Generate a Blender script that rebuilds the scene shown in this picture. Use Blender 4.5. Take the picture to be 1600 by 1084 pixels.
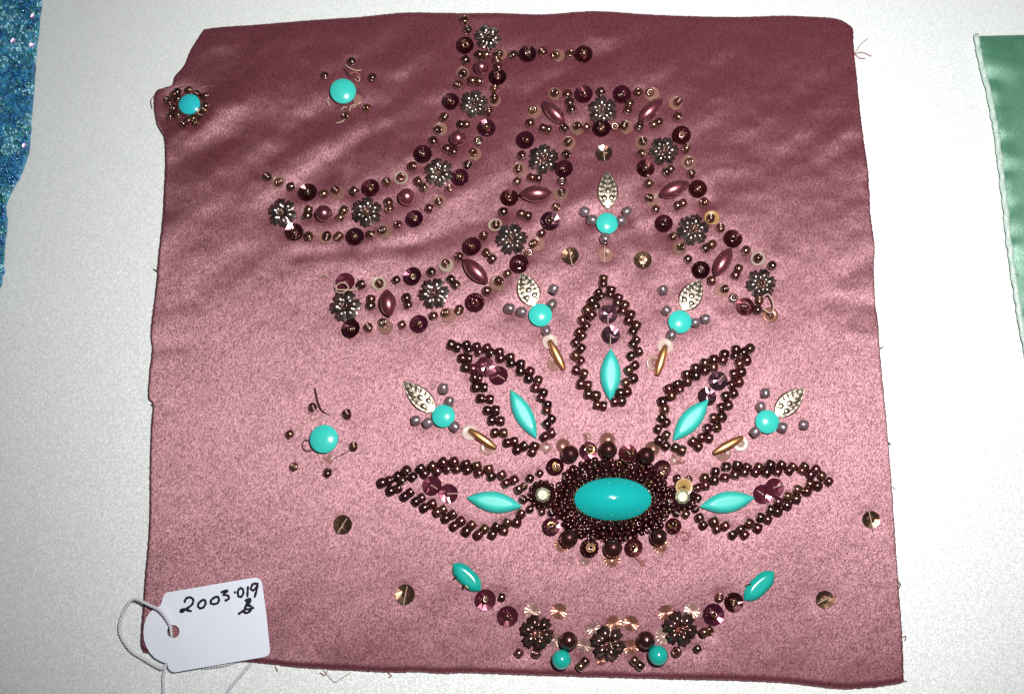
import bpy, bmesh, math, random
import numpy as np
from mathutils import Vector, Quaternion, Matrix

for _o in list(bpy.data.objects):
    bpy.data.objects.remove(_o)
SC = bpy.context.scene
COL = SC.collection
R = math.radians
rnd = random.Random(7)

# ---------------------------------------------------------------- camera
F = 1650.0                    # focal length in photo pixels (photo is 1600 wide)
DIST = 0.33                   # metres from lens to the middle of the sample
TILT = R(11.0)
CAM = Vector((0, -DIST * math.sin(TILT), DIST * math.cos(TILT)))
FWD = Vector((0, math.sin(TILT), -math.cos(TILT)))
UP = Vector((0, math.cos(TILT), math.sin(TILT)))
RIGHT = Vector((1, 0, 0))
cd = bpy.data.cameras.new('camera')
cam = bpy.data.objects.new('camera', cd)
COL.objects.link(cam)
cd.sensor_width = 36.0
cd.lens = 36.0 * F / 1600.0
cd.clip_start = 0.01
cd.clip_end = 20
cam.location = CAM
cam.rotation_euler = (TILT, 0, 0)
SC.camera = cam

# ---------------------------------------------------------------- dim room + camera flash
w = bpy.data.worlds.new('World')
SC.world = w
w.use_nodes = True
w.node_tree.nodes['Background'].inputs[0].default_value = (0.85, 0.92, 1.0, 1)
w.node_tree.nodes['Background'].inputs[1].default_value = 0.06
ld = bpy.data.lights.new('camera_flash', 'SPOT')
ld.energy = 7.2
ld.color = (1.0, 0.985, 0.96)
ld.shadow_soft_size = 0.010
ld.spot_size = R(101)
ld.spot_blend = 1.0
flash = bpy.data.objects.new('camera_flash', ld)
COL.objects.link(flash)
flash.location = CAM + UP * 0.064 + RIGHT * 0.058 + FWD * 0.005
aim = Vector((0.040, 0.046, 0)) - flash.location
flash.rotation_euler = aim.to_track_quat('-Z', 'Y').to_euler()

SC.view_settings.view_transform = 'Standard'
SC.view_settings.look = 'None'
SC.view_settings.exposure = 0.0
SC.view_settings.gamma = 1.0
SC.view_settings.use_curve_mapping = False
SC.render.engine = 'CYCLES'
SC.cycles.max_bounces = 8
SC.cycles.transparent_max_bounces = 12
SC.cycles.caustics_reflective = False
SC.cycles.caustics_refractive = False
SC.cycles.sample_clamp_indirect = 4.0


# ---------------------------------------------------------------- where things lie on the table
def P(px, py, z=0.0):
    d = FWD + RIGHT * ((px - 800.0) / F) + UP * ((542.0 - py) / F)
    t = (z - CAM.z) / d.z
    return CAM + d * t


def mpp(p):                       # metres that one photo pixel covers at p
    return (p - CAM).dot(FWD) / F


def to_world(pts, z=0.0):
    return np.array([list(P(x, y, z)) for x, y in pts])


# ---------------------------------------------------------------- materials
def nt(name):
    m = bpy.data.materials.new(name)
    m.use_nodes = True
    t = m.node_tree
    t.nodes.clear()
    out = t.nodes.new('ShaderNodeOutputMaterial')
    return m, t, out


def N(t, typ, **kw):
    n = t.nodes.new(typ)
    for k, v in kw.items():
        if k.startswith('_'):
            setattr(n, k[1:], v)
        else:
            n.inputs[k.replace('__', ' ')].default_value = v
    return n


def L(t, a, b):
    t.links.new(a, b)


def principled(name, col, rough=0.3, metal=0.0, coat=0.0, spec=0.5, alpha=1.0, var=0.0, vscale=900.0,
               bump=0.0, bscale=3000.0, per_obj=0.0, trans=0.0, ior=1.5, hue=0.0, crough=0.10, cior=1.7):
    m, t, out = nt(name)
    b = N(t, 'ShaderNodeBsdfPrincipled', Roughness=rough, Metallic=metal, Alpha=alpha)
    b.inputs['Coat Weight'].default_value = coat
    b.inputs['Coat Roughness'].default_value = crough
    b.inputs['Coat IOR'].default_value = cior
    b.inputs['Specular IOR Level'].default_value = spec
    b.inputs['Transmission Weight'].default_value = trans
    b.inputs['IOR'].default_value = ior
    b.inputs['Base Color'].default_value = (*col, 1)
    src = None
    if var > 0 or per_obj > 0:
        tc = N(t, 'ShaderNodeTexCoord')
        geo = N(t, 'ShaderNodeNewGeometry')
        no = N(t, 'ShaderNodeTexNoise', Scale=vscale, Detail=3.0)
        L(t, geo.outputs['Position'], no.inputs['Vector'])
        mr = N(t, 'ShaderNodeMapRange')
        mr.inputs['From Min'].default_value = 0.3
        mr.inputs['From Max'].default_value = 0.7
        mr.inputs['To Min'].default_value = 1 - var
        mr.inputs['To Max'].default_value = 1 + var
        L(t, no.outputs['Fac'], mr.inputs['Value'])
        oi = N(t, 'ShaderNodeObjectInfo')
        mo = N(t, 'ShaderNodeMapRange')
        mo.inputs['To Min'].default_value = 1 - per_obj
        mo.inputs['To Max'].default_value = 1 + per_obj
        L(t, oi.outputs['Random'], mo.inputs['Value'])
        mu = N(t, 'ShaderNodeMath', _operation='MULTIPLY')
        L(t, mr.outputs[0], mu.inputs[0])
        L(t, mo.outputs[0], mu.inputs[1])
        hs = N(t, 'ShaderNodeHueSaturation')
        hs.inputs['Color'].default_value = (*col, 1)
        L(t, mu.outputs[0], hs.inputs['Value'])
        if hue:
            mh = N(t, 'ShaderNodeMapRange')
            mh.inputs['To Min'].default_value = 0.5 - hue
            mh.inputs['To Max'].default_value = 0.5 + hue
            m2 = N(t, 'ShaderNodeMath', _operation='FRACT')
            m3 = N(t, 'ShaderNodeMath', _operation='MULTIPLY')
            m3.inputs[1].default_value = 7.31
            L(t, oi.outputs['Random'], m3.inputs[0])
            L(t, m3.outputs[0], m2.inputs[0])
            L(t, m2.outputs[0], mh.inputs['Value'])
            L(t, mh.outputs[0], hs.inputs['Hue'])
        L(t, hs.outputs[0], b.inputs['Base Color'])
    if bump > 0:
        geo = N(t, 'ShaderNodeNewGeometry')
        no = N(t, 'ShaderNodeTexNoise', Scale=bscale, Detail=2.0)
        L(t, geo.outputs['Position'], no.inputs['Vector'])
        bp = N(t, 'ShaderNodeBump', Strength=bump, Distance=0.0002)
        L(t, no.outputs['Fac'], bp.inputs['Height'])
        L(t, bp.outputs[0], b.inputs['Normal'])
    L(t, b.outputs[0], out.inputs[0])
    return m


def satin(name, diff, gloss, rough=0.574, aniso=0.45, cell=5200.0, stretch=0.5, angle=62.0, grain=0.8, dgrain=0.4,
          blotch=0.12, nrm=0.12, gl_pow=1.0):
    """satin weave: diffuse yarn + long floats that gloss along one direction (anisotropic), with a fine grain of floats"""
    m, t, out = nt(name)
    geo = N(t, 'ShaderNodeNewGeometry')
    mp = N(t, 'ShaderNodeMapping')
    mp.inputs['Rotation'].default_value = (0, 0, R(-angle))
    L(t, geo.outputs['Position'], mp.inputs['Vector'])
    mp2 = N(t, 'ShaderNodeMapping')
    mp2.inputs['Scale'].default_value = (stretch, 1, 0.2)
    L(t, mp.outputs[0], mp2.inputs['Vector'])
    vo = N(t, 'ShaderNodeTexVoronoi', Scale=cell)
    L(t, mp2.outputs[0], vo.inputs['Vector'])
    sep = N(t, 'ShaderNodeSeparateColor')
    L(t, vo.outputs['Color'], sep.inputs[0])
    # grain factor for the gloss
    pw = N(t, 'ShaderNodeMath', _operation='POWER')
    pw.inputs[1].default_value = gl_pow
    L(t, sep.outputs[0], pw.inputs[0])
    mg = N(t, 'ShaderNodeMapRange')
    mg.inputs['To Min'].default_value = 1 - grain
    mg.inputs['To Max'].default_value = 1 + grain * gl_pow
    L(t, pw.outputs[0], mg.inputs['Value'])
    md = N(t, 'ShaderNodeMapRange')
    md.inputs['To Min'].default_value = 1 - dgrain
    md.inputs['To Max'].default_value = 1 + dgrain
    L(t, sep.outputs[1], md.inputs['Value'])
    # soft wear blotches
    nb = N(t, 'ShaderNodeTexNoise', Scale=55.0, Detail=1.0, Roughness=0.5)
    L(t, geo.outputs['Position'], nb.inputs['Vector'])
    mb = N(t, 'ShaderNodeMapRange')
    mb.inputs['From Min'].default_value = 0.3
    mb.inputs['From Max'].default_value = 0.7
    mb.inputs['To Min'].default_value = 1 - blotch
    mb.inputs['To Max'].default_value = 1 + blotch
    L(t, nb.outputs['Fac'], mb.inputs['Value'])
    a1 = N(t, 'ShaderNodeMath', _operation='MULTIPLY')
    L(t, mg.outputs[0], a1.inputs[0]); L(t, mb.outputs[0], a1.inputs[1])
    cg = N(t, 'ShaderNodeVectorMath', _operation='SCALE')
    cg.inputs[0].default_value = gloss
    L(t, a1.outputs[0], cg.inputs['Scale'])
    cdn = N(t, 'ShaderNodeVectorMath', _operation='SCALE')
    cdn.inputs[0].default_value = diff
    L(t, md.outputs[0], cdn.inputs['Scale'])
    # float relief
    wv = N(t, 'ShaderNodeMath', _operation='MULTIPLY')
    wv.inputs[1].default_value = 1.0
    L(t, sep.outputs[2], wv.inputs[0])
    bp = N(t, 'ShaderNodeBump', Strength=nrm, Distance=0.00008)
    L(t, vo.outputs['Distance'], bp.inputs['Height'])
    tan = N(t, 'ShaderNodeTangent', _direction_type='UV_MAP', _uv_map='UVMap')
    df = N(t, 'ShaderNodeBsdfDiffuse')
    L(t, cdn.outputs[0], df.inputs['Color'])
    L(t, bp.outputs[0], df.inputs['Normal'])
    gl = N(t, 'ShaderNodeBsdfAnisotropic', Roughness=rough, Anisotropy=aniso)
    gl.distribution = 'BECKMANN'
    L(t, cg.outputs[0], gl.inputs['Color'])
    L(t, bp.outputs[0], gl.inputs['Normal'])
    L(t, tan.outputs[0], gl.inputs['Tangent'])
    ad = N(t, 'ShaderNodeAddShader')
    L(t, df.outputs[0], ad.inputs[0]); L(t, gl.outputs[0], ad.inputs[1])
    L(t, ad.outputs[0], out.inputs[0])
    return m


M = {}
M['pink'] = satin('dusty_rose_satin', (0.105, 0.026, 0.035), (0.196, 0.113, 0.126), rough=0.59, aniso=0.46, grain=0.7, dgrain=0.38, gl_pow=1.3, blotch=0.06)
M['white'] = satin('ivory_satin', (0.645, 0.675, 0.67), (0.13, 0.13, 0.13), rough=0.62, aniso=0.1, cell=4200.0, stretch=0.7,
                   angle=50, grain=0.9, dgrain=0.06, blotch=0.02, nrm=0.08, gl_pow=2.0)
M['green'] = satin('green_satin', (0.06, 0.175, 0.11), (0.13, 0.18, 0.155), rough=0.58, aniso=0.35, grain=0.4, dgrain=0.2)
M['green_hem'] = principled('pale_green_hem', (0.50, 0.64, 0.57), 0.35, spec=0.6, coat=0.5, var=0.15, bump=0.3)
M['blue_cloth'] = principled('blue_net', (0.04, 0.22, 0.36), 0.6, var=0.6, vscale=400, bump=0.5)
M['blue1'] = principled('blue_glass_bead', (0.02, 0.18, 0.46), 0.2, metal=0.3, coat=1.0, var=0.6, vscale=500)
M['blue2'] = principled('teal_glass_bead', (0.015, 0.27, 0.26), 0.2, metal=0.3, coat=1.0, var=0.6, vscale=500)
M['blue3'] = principled('aqua_glass_bead', (0.28, 0.62, 0.75), 0.2, metal=0.3, coat=1.0, var=0.5, vscale=500)
M['irid'] = principled('violet_foil_sequin', (0.85, 0.55, 0.95), 0.4, metal=0.8)
M['bronze'] = principled('bronze_glass', (0.135, 0.044, 0.026), 0.25, metal=0.8, coat=1.0, crough=0.17, cior=1.75, per_obj=0.55, var=0.3, vscale=700, hue=0.02)
M['wine'] = principled('wine_glass_bead', (0.105, 0.016, 0.017), 0.25, metal=0.75, coat=1.0, crough=0.17, cior=1.75, per_obj=0.6, var=0.4, vscale=700, hue=0.025)
M['wine_tiny'] = principled('wine_tiny_glass', (0.055, 0.004, 0.007), 0.22, metal=0.7, coat=0.8, crough=0.13, cior=1.6, var=0.6, vscale=500)
M['bronze_tiny'] = principled('bronze_tiny_metal', (0.10, 0.045, 0.025), 0.25, metal=0.9, coat=0.4, var=0.5, vscale=500)
M['greybead'] = principled('mauve_grey_pearl', (0.26, 0.185, 0.205), 0.3, metal=0.55, coat=1.0, crough=0.2, cior=2.0, per_obj=0.2)
M['cup'] = principled('dark_wine_sequin', (0.075, 0.010, 0.020), 0.17, metal=0.7, coat=0.5, per_obj=0.45, hue=0.02)
M['cup_violet'] = principled('violet_sequin', (0.13, 0.05, 0.075), 0.18, metal=0.85, coat=0.4, per_obj=0.3)
M['cup_wine'] = principled('wine_red_sequin', (0.12, 0.016, 0.035), 0.2, metal=0.55, coat=0.5, per_obj=0.3)
M['cup_olive'] = principled('smoky_sequin', (0.24, 0.13, 0.08), 0.27, metal=0.9, alpha=0.88, coat=0.5, per_obj=0.3)
M['flat_tan'] = principled('clear_tan_sequin', (0.34, 0.17, 0.125), 0.22, alpha=0.38, spec=0.5, per_obj=0.25)
M['flat_pale'] = principled('clear_pale_sequin', (0.58, 0.46, 0.35), 0.22, alpha=0.42, spec=0.5, per_obj=0.15)
M['flat_white'] = principled('milky_sequin', (0.78, 0.62, 0.54), 0.25, alpha=0.48, spec=0.5)
M['flat_gold'] = principled('amber_sequin', (0.50, 0.29, 0.09), 0.25, alpha=0.6, spec=0.5)
M['flat_brown'] = principled('clear_brown_sequin', (0.28, 0.11, 0.07), 0.22, metal=0.6, alpha=0.7, spec=0.6, per_obj=0.25)
M['scallop'] = principled('clear_ridged_sequin', (0.52, 0.37, 0.28), 0.3, metal=0.7, alpha=0.36, spec=0.8, per_obj=0.3)
M['pearl'] = principled('rose_pearl', (0.30, 0.055, 0.085), 0.34, metal=0.85, coat=1.0, per_obj=0.18, crough=0.26, cior=2.05)
M['pearl_dark'] = principled('brown_pearl', (0.085, 0.018, 0.014), 0.32, metal=0.85, coat=1.0, per_obj=0.1, crough=0.2, cior=1.75)
M['metal'] = principled('antique_pewter', (0.46, 0.36, 0.33), 0.28, metal=1.0, var=0.5, vscale=260, bump=0.12, per_obj=0.15)
M['metal_brown'] = principled('antique_bronze', (0.37, 0.205, 0.18), 0.27, metal=1.0, var=0.4, vscale=260, bump=0.15)
M['silver'] = principled('stamped_silver', (0.37, 0.305, 0.24), 0.35, metal=1.0, var=0.3, vscale=300)
M['turq'] = principled('turquoise_glass', (0.042, 0.52, 0.455), 0.24, spec=0.5, coat=0.15, per_obj=0.04)
M['turq_flat'] = principled('turquoise_marquise_glass', (0.045, 0.51, 0.445), 0.4, spec=0.4, coat=0.2, crough=0.05, cior=1.4)
M['turq_deep'] = principled('turquoise_cabochon_glass', (0.006, 0.385, 0.375), 0.10, spec=0.6, coat=0.5, crough=0.04)
M['turq_mid'] = principled('turquoise_green_glass', (0.010, 0.37, 0.31), 0.22, spec=0.4, coat=0.2)
M['turq_blue'] = principled('turquoise_blue_glass', (0.025, 0.50, 0.55), 0.16, spec=0.5, coat=0.25)
M['gold_glint'] = principled('gold_cup_reflection', (0.60, 0.36, 0.16), 0.33, metal=1.0, per_obj=0.3)  # gold colour stands in for the reflection inside the dark cups
M['gold'] = principled('gold_foil_bead', (0.95, 0.48, 0.20), 0.42, metal=1.0, coat=0.6, per_obj=0.1, crough=0.15)
M['brass'] = principled('brass_setting', (0.30, 0.17, 0.08), 0.3, metal=1.0)
M['stone'] = principled('foiled_rhinestone', (0.50, 0.50, 0.34), 0.32, metal=0.8, var=0.4, vscale=2500, bump=1.0, bscale=3500)
M['pad'] = principled('dark_felt_pad', (0.018, 0.004, 0.005), 0.9, spec=0.1)
M['thread'] = principled('beige_thread', (0.50, 0.34, 0.27), 0.6, spec=0.2)
M['thread_pink'] = principled('pink_thread', (0.36, 0.13, 0.13), 0.7, spec=0.2)
M['thread_dark'] = principled('brown_thread', (0.09, 0.03, 0.03), 0.7, spec=0.2)
M['glue'] = principled('dry_glue', (0.34, 0.17, 0.14), 0.3, alpha=0.7, spec=0.5)
M['card'] = principled('tag_card', (0.77, 0.80, 0.90), 0.75, spec=0.2, var=0.015, vscale=200, bump=0.05)
M['cord'] = principled('white_cotton_cord', (0.66, 0.65, 0.70), 0.7, spec=0.2, var=0.1)
M['ink'] = principled('black_ink', (0.010, 0.008, 0.022), 0.5, spec=0.3)


# ---------------------------------------------------------------- object helpers
def link(name, data, parent=None, loc=None, quat=None, scale=None):
    o = bpy.data.objects.new(name, data)
    COL.objects.link(o)
    if parent is not None:
        o.parent = parent
    if loc is not None:
        base = WORLD.get(parent.name, Vector((0, 0, 0))) if parent is not None else Vector((0, 0, 0))
        o.location = Vector(loc) - base
    if quat is not None:
        o.rotation_mode = 'QUATERNION'
        o.rotation_quaternion = quat
    if scale is not None:
        o.scale = scale if not isinstance(scale, (int, float)) else (scale,) * 3
    return o


WORLD = {}


def empty(name, loc, parent=None, **props):
    o = bpy.data.objects.new(name, None)
    o.empty_display_size = 0.005
    COL.objects.link(o)
    loc = Vector(loc)
    if parent is not None:
        o.parent = parent
        o.location = loc - WORLD[parent.name]
    else:
        o.location = loc
    WORLD[o.name] = loc
    for k, v in props.items():
        o[k] = v
    return o


def mesh(name, v, f, mats, smooth=True, midx=None):
    me = bpy.data.meshes.new(name)
    me.from_pydata([tuple(map(float, p)) for p in v], [], [tuple(int(i) for i in q) for q in f])
    for m in (mats if isinstance(mats, (list, tuple)) else [mats]):
        me.materials.append(m)
    if midx is not None:
        me.polygons.foreach_set('material_index', midx)
    me.polygons.foreach_set('use_smooth', [smooth] * len(me.polygons))
    me.update()
    return me


def grid_faces(nu, nv, off=0, wrap=False):
    f = []
    for i in range(nu - 1):
        for j in range(nv if wrap else nv - 1):
            j2 = (j + 1) % nv
            f.append((off + i * nv + j, off + i * nv + j2, off + (i + 1) * nv + j2, off + (i + 1) * nv + j))
    return f


def lathe(profile, seg=20, closed=False, axis='z', off=0):
    v = []
    for r, z in profile:
        for k in range(seg):
            a = 2 * math.pi * k / seg
            if axis == 'z':
                v.append((r * math.cos(a), r * math.sin(a), z))
            else:
                v.append((z, r * math.cos(a), r * math.sin(a)))
    n = len(profile)
    f = []
    for i in range(n if closed else n - 1):
        i2 = (i + 1) % n
        for k in range(seg):
            k2 = (k + 1) % seg
            q = (off + i * seg + k, off + i * seg + k2, off + i2 * seg + k2, off + i2 * seg + k)
            f.append(q if axis == 'z' else q[::-1])
    return v, f


def tube_data(pts, rad, sides=6, flat=1.0, off=0):
    pts = [Vector(p) for p in pts]
    n = len(pts)
    v, f = [], []
    prev = Vector((0, 0, 1))
    for i, p in enumerate(pts):
        d = (pts[min(i + 1, n - 1)] - pts[max(i - 1, 0)])
        if d.length < 1e-9:
            d = Vector((1, 0, 0))
        d.normalize()
        s = d.cross(Vector((0, 0, 1)))
        if s.length < 0.15:
            s = d.cross(prev) if d.cross(prev).length > 1e-6 else Vector((1, 0, 0))
        s.normalize()
        prev = s
        u = s.cross(d).normalized()
        r = rad[i] if isinstance(rad, (list, tuple)) else rad
        for k in range(sides):
            a = 2 * math.pi * k / sides
            v.append(p + s * (r * math.cos(a)) + u * (r * flat * math.sin(a)))
    f = grid_faces(n, sides, off, True)
    f.append(tuple(off + k for k in range(sides))[::-1])
    f.append(tuple(off + (n - 1) * sides + k for k in range(sides)))
    return v, f


def spline(pts, n=8):
    """Catmull-Rom through the points"""
    pts = [Vector(p) for p in pts]
    if len(pts) < 3:
        return [pts[0].lerp(pts[-1], i / n) for i in range(n + 1)]
    P0 = [pts[0] * 2 - pts[1]] + pts + [pts[-1] * 2 - pts[-2]]
    out = []
    for i in range(1, len(P0) - 2):
        a, b, c, d = P0[i - 1], P0[i], P0[i + 1], P0[i + 2]
        for k in range(n):
            t = k / n
            out.append(0.5 * ((2 * b) + (c - a) * t + (2 * a - 5 * b + 4 * c - d) * t * t + (3 * b - a - 3 * c + d) * t ** 3))
    out.append(pts[-1])
    return out


# ---------------------------------------------------------------- relief of the satin (folds, puckers)
class VNoise:
    def __init__(self, seed):
        self.g = np.random.RandomState(seed).rand(64, 64)

    def __call__(self, x, y):
        xi = np.floor(x).astype(int); yi = np.floor(y).astype(int)
        fx = x - xi; fy = y - yi
        fx = fx * fx * fx * (fx * (fx * 6 - 15) + 10); fy = fy * fy * fy * (fy * (fy * 6 - 15) + 10)
        g = self.g
        a = g[xi % 64, yi % 64]; b = g[(xi + 1) % 64, yi % 64]
        c = g[xi % 64, (yi + 1) % 64]; d = g[(xi + 1) % 64, (yi + 1) % 64]
        return (a * (1 - fx) + b * fx) * (1 - fy) + (c * (1 - fx) + d * fx) * fy - 0.5


n1, n2, n3, n4 = VNoise(1), VNoise(2), VNoise(3), VNoise(4)
# soft folds traced as (x0, y0, x1, y1, half-width, height in mm) in photo pixels
FOLDS = [
    (300, 235, 520, 175, 26, -0.75), (520, 250, 600, 205, 16, -0.5), (545, 300, 565, 215, 13, -0.45),
    (400, 215, 560, 240, 30, 0.55), (600, 120, 680, 50, 26, -0.5), (640, 170, 700, 110, 22, 0.35),
    (470, 60, 600, 50, 22, 0.45), (350, 75, 460, 60, 16, 0.5), (340, 170, 420, 150, 22, 0.4),
    (470, 400, 640, 385, 14, -0.5), (640, 385, 800, 330, 14, -0.4), (680, 330, 790, 270, 16, 0.4),
    (870, 130, 950, 85, 14, -0.55), (930, 95, 1010, 60, 14, -0.35), (1040, 120, 1110, 150, 26, 0.3),
    (1060, 60, 1075, 30, 14, -0.4), (1130, 80, 1120, 30, 18, 0.35), (915, 35, 935, 60, 14, 0.45), (1190, 60, 1200, 25, 18, -0.35),
    (1000, 370, 1060, 350, 16, -0.35), (880, 360, 940, 330, 18, -0.3), (900, 250, 930, 260, 16, -0.3), (985, 320, 1010, 380, 14, -0.3),
    (1330, 200, 1290, 230, 18, 0.4), (1340, 310, 1300, 330, 16, -0.45), (1365, 400, 1320, 430, 16, -0.5), (1365, 480, 1300, 470, 14, -0.5),
    (1370, 530, 1330, 520, 12, 0.4), (240, 490, 300, 470, 16, -0.4), (240, 545, 290, 540, 12, -0.4), (236, 620, 270, 640, 10, -0.35),
    (955, 640, 1010, 635, 7, -0.30), (880, 490, 885, 430, 10, -0.3), (1010, 500, 1040, 560, 10, -0.25), (985, 640, 1000, 660, 8, -0.2),
    (1075, 440, 1130, 480, 12, -0.3), (870, 690, 900, 650, 8, -0.15), (258, 230, 300, 190, 12, 0.4), (262, 190, 285, 215, 8, -0.4),
    (820, 575, 850, 545, 9, -0.2), (690, 990, 760, 930, 14, 0.12), (430, 330, 520, 300, 18, 0.3), (300, 330, 400, 300, 24, -0.3),
    (230, 1000, 420, 1010, 30, -0.15), (1230, 900, 1350, 880, 40, 0.15),
]
_FW = []
for (x0, y0, x1, y1, hw, amp) in FOLDS:
    a, b = P(x0, y0), P(x1, y1)
    _FW.append((a.x, a.y, b.x, b.y, hw * 0.0002, amp * 0.00048))
DIMPLES = []          # (x, y, radius, depth): filled from the bead list before the cloth is built
BASE = 0.0013


def relief(x, y, dimples=True):
    x = np.asarray(x, float); y = np.asarray(y, float)
    upper = 1 / (1 + np.exp(-(y - 0.018) / 0.012))          # 1 in the upper half of the sample
    h = np.full(x.shape, BASE)
    c, s = math.cos(R(38)), math.sin(R(38))
    u = x * c + y * s; v = -x * s + y * c                     # folds run up to the right
    calm = 1 - 0.55 / (1 + np.exp(-(x - 0.045) / 0.012))
    h = h + (0.00055 * upper * calm + 0.00028) * n1(u / 0.034 + 5, v / 0.0135 + 9)
    h = h + (0.00055 * upper * calm + 0.00015) * n2(u / 0.016 + 3, v / 0.0075 + 2)
    h = h + (0.00010 * upper + 0.00005) * n3(x / 0.0052 + 31, y / 0.0042 + 7)
    h = h + 0.00004 * n4(x / 0.0022 + 11, y / 0.0020 + 17)
    for ax, ay, bx, by, hw, amp in _FW:
        dx, dy = bx - ax, by - ay
        ll = dx * dx + dy * dy
        t = np.clip(((x - ax) * dx + (y - ay) * dy) / ll, 0, 1)
        d2 = (x - ax - t * dx) ** 2 + (y - ay - t * dy) ** 2
        h = h + amp * np.exp(-d2 / (hw * hw))
    if dimples:
        for px, py, r, dep in DIMPLES:
            h = h - dep * np.exp(-((x - px) ** 2 + (y - py) ** 2) / (r * r))
    return np.maximum(h, 0.00045)


def surf(px, py):
    """point of the satin seen at photo pixel (px, py) and its normal"""
    z = BASE
    for _ in range(3):
        p = P(px, py, z)
        z = float(relief(np.array([p.x]), np.array([p.y]), False)[0])
    p = P(px, py, z)
    e = 0.0015
    hx = relief(np.array([p.x - e, p.x + e]), np.array([p.y, p.y]), False)
    hy = relief(np.array([p.x, p.x]), np.array([p.y - e, p.y + e]), False)
    n = Vector((-(hx[1] - hx[0]) / (2 * e), -(hy[1] - hy[0]) / (2 * e), 1)).normalized()
    return p, n


def over(px, py, dz):
    """a point dz above the satin that projects to the photo pixel"""
    p, n = surf(px, py)
    return P(px, py, p.z + dz), n


# ---------------------------------------------------------------- unit meshes (radius 1) shared by alike pieces
def bead_profile(hole=0.22, hh=0.83, n=14, sq=0.98):
    mid = (1 + hole) / 2; rr = (1 - hole) / 2
    pr = []
    for k in range(n):
        a = 2 * math.pi * k / n
        ca, sa = math.cos(a), math.sin(a)
        pr.append((mid + rr * math.copysign(abs(ca) ** sq, ca), hh * math.copysign(abs(sa) ** sq, sa)))
    return pr


def bead_mesh(name, mat, thread=False, seg=14, **kw):
    v, f = lathe(bead_profile(**kw), seg, closed=True)
    mi = [0] * len(f)
    if thread:
        v2, f2 = lathe([(0.02, -0.95), (0.2, -0.85), (0.2, 0.85), (0.02, 0.95)], 6, off=len(v))
        v += v2; f += f2; mi += [1] * len(f2)
    return mesh(name, v, f, [M[mat], M['thread']] if thread else [M[mat]], True, mi)


def dome_mesh(name, mat, h=0.5, wall=0.25, seg=36, pw=2.2):
    pr = [(0.001, h)]
    for k in range(1, 10):
        s = k / 9
        r = math.sin(s * math.pi / 2)
        pr.append((r, wall + (h - wall) * max(0, 1 - r ** pw)))
    pr += [(1.0, wall * 0.6), (0.97, 0.0)]
    v, f = lathe(pr, seg)
    v, f = v, [q[::-1] for q in f]
    return mesh(name, v, f, M[mat])


def sphere_mesh(name, mat, seg=20, rings=12, squash=1.0):
    pr = [(max(0.001, math.sin(math.pi * k / rings)), squash * math.cos(math.pi * k / rings)) for k in range(rings + 1)]
    v, f = lathe(pr, seg)
    return mesh(name, v, [q[::-1] for q in f], M[mat])


def cup_mesh(name, mat, seg=12, depth=0.34, seed=0):
    rg = random.Random(seed)
    v, f = [], []
    rings = [(0.13, 0.05), (0.44, 0.035), (0.99, depth)]
    for r, z in rings:
        for k in range(seg):
            a = 2 * math.pi * (k + (0.5 if r > 0.9 else 0.5)) / seg
            v.append((r * math.cos(a), r * math.sin(a), z + rg.uniform(-0.03, 0.03)))
    f = grid_faces(3, seg, 0, True)
    n0 = len(v)
    for r, z in rings:                                    # underside, film thickness
        for k in range(seg):
            x, y, zz = v[rings.index((r, z)) * seg + k]
            v.append((x * 1.005, y * 1.005, zz - 0.045))
    f += [q[::-1] for q in grid_faces(3, seg, n0, True)]
    for k in range(seg):
        k2 = (k + 1) % seg
        f.append((2 * seg + k, 2 * seg + k2, n0 + 2 * seg + k2, n0 + 2 * seg + k))
    return mesh(name, v, f, M[mat], False)


def flat_mesh(name, mat, seg=26, dish=0.03):
    pr = [(0.14, 0.03), (0.6, 0.03), (0.93, 0.03 + dish), (0.985, 0.02 + dish), (1.0, dish), (0.97, -0.02 + dish), (0.6, -0.03), (0.14, -0.03)]
    v, f = lathe(pr, seg, closed=True)
    return mesh(name, v, [q[::-1] for q in f], M[mat])


def scallop_mesh(name, mat, ridges=12):
    seg = ridges * 2
    v = []
    rings = [(0.10, 0.0), (0.35, 0.5), (0.7, 1.0), (0.98, 1.0)]
    for r, k in rings:
        for j in range(seg):
            a = 2 * math.pi * j / seg
            rr = r * (1.0 if j % 2 == 0 or r < 0.9 else 0.93)
            v.append((rr * math.cos(a), rr * math.sin(a), (0.04 * k if j % 2 == 0 else 0.0) + 0.05 * r + 0.03))
    f = grid_faces(len(rings), seg, 0, True)
    return mesh(name, v, f, M[mat], False)


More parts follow.
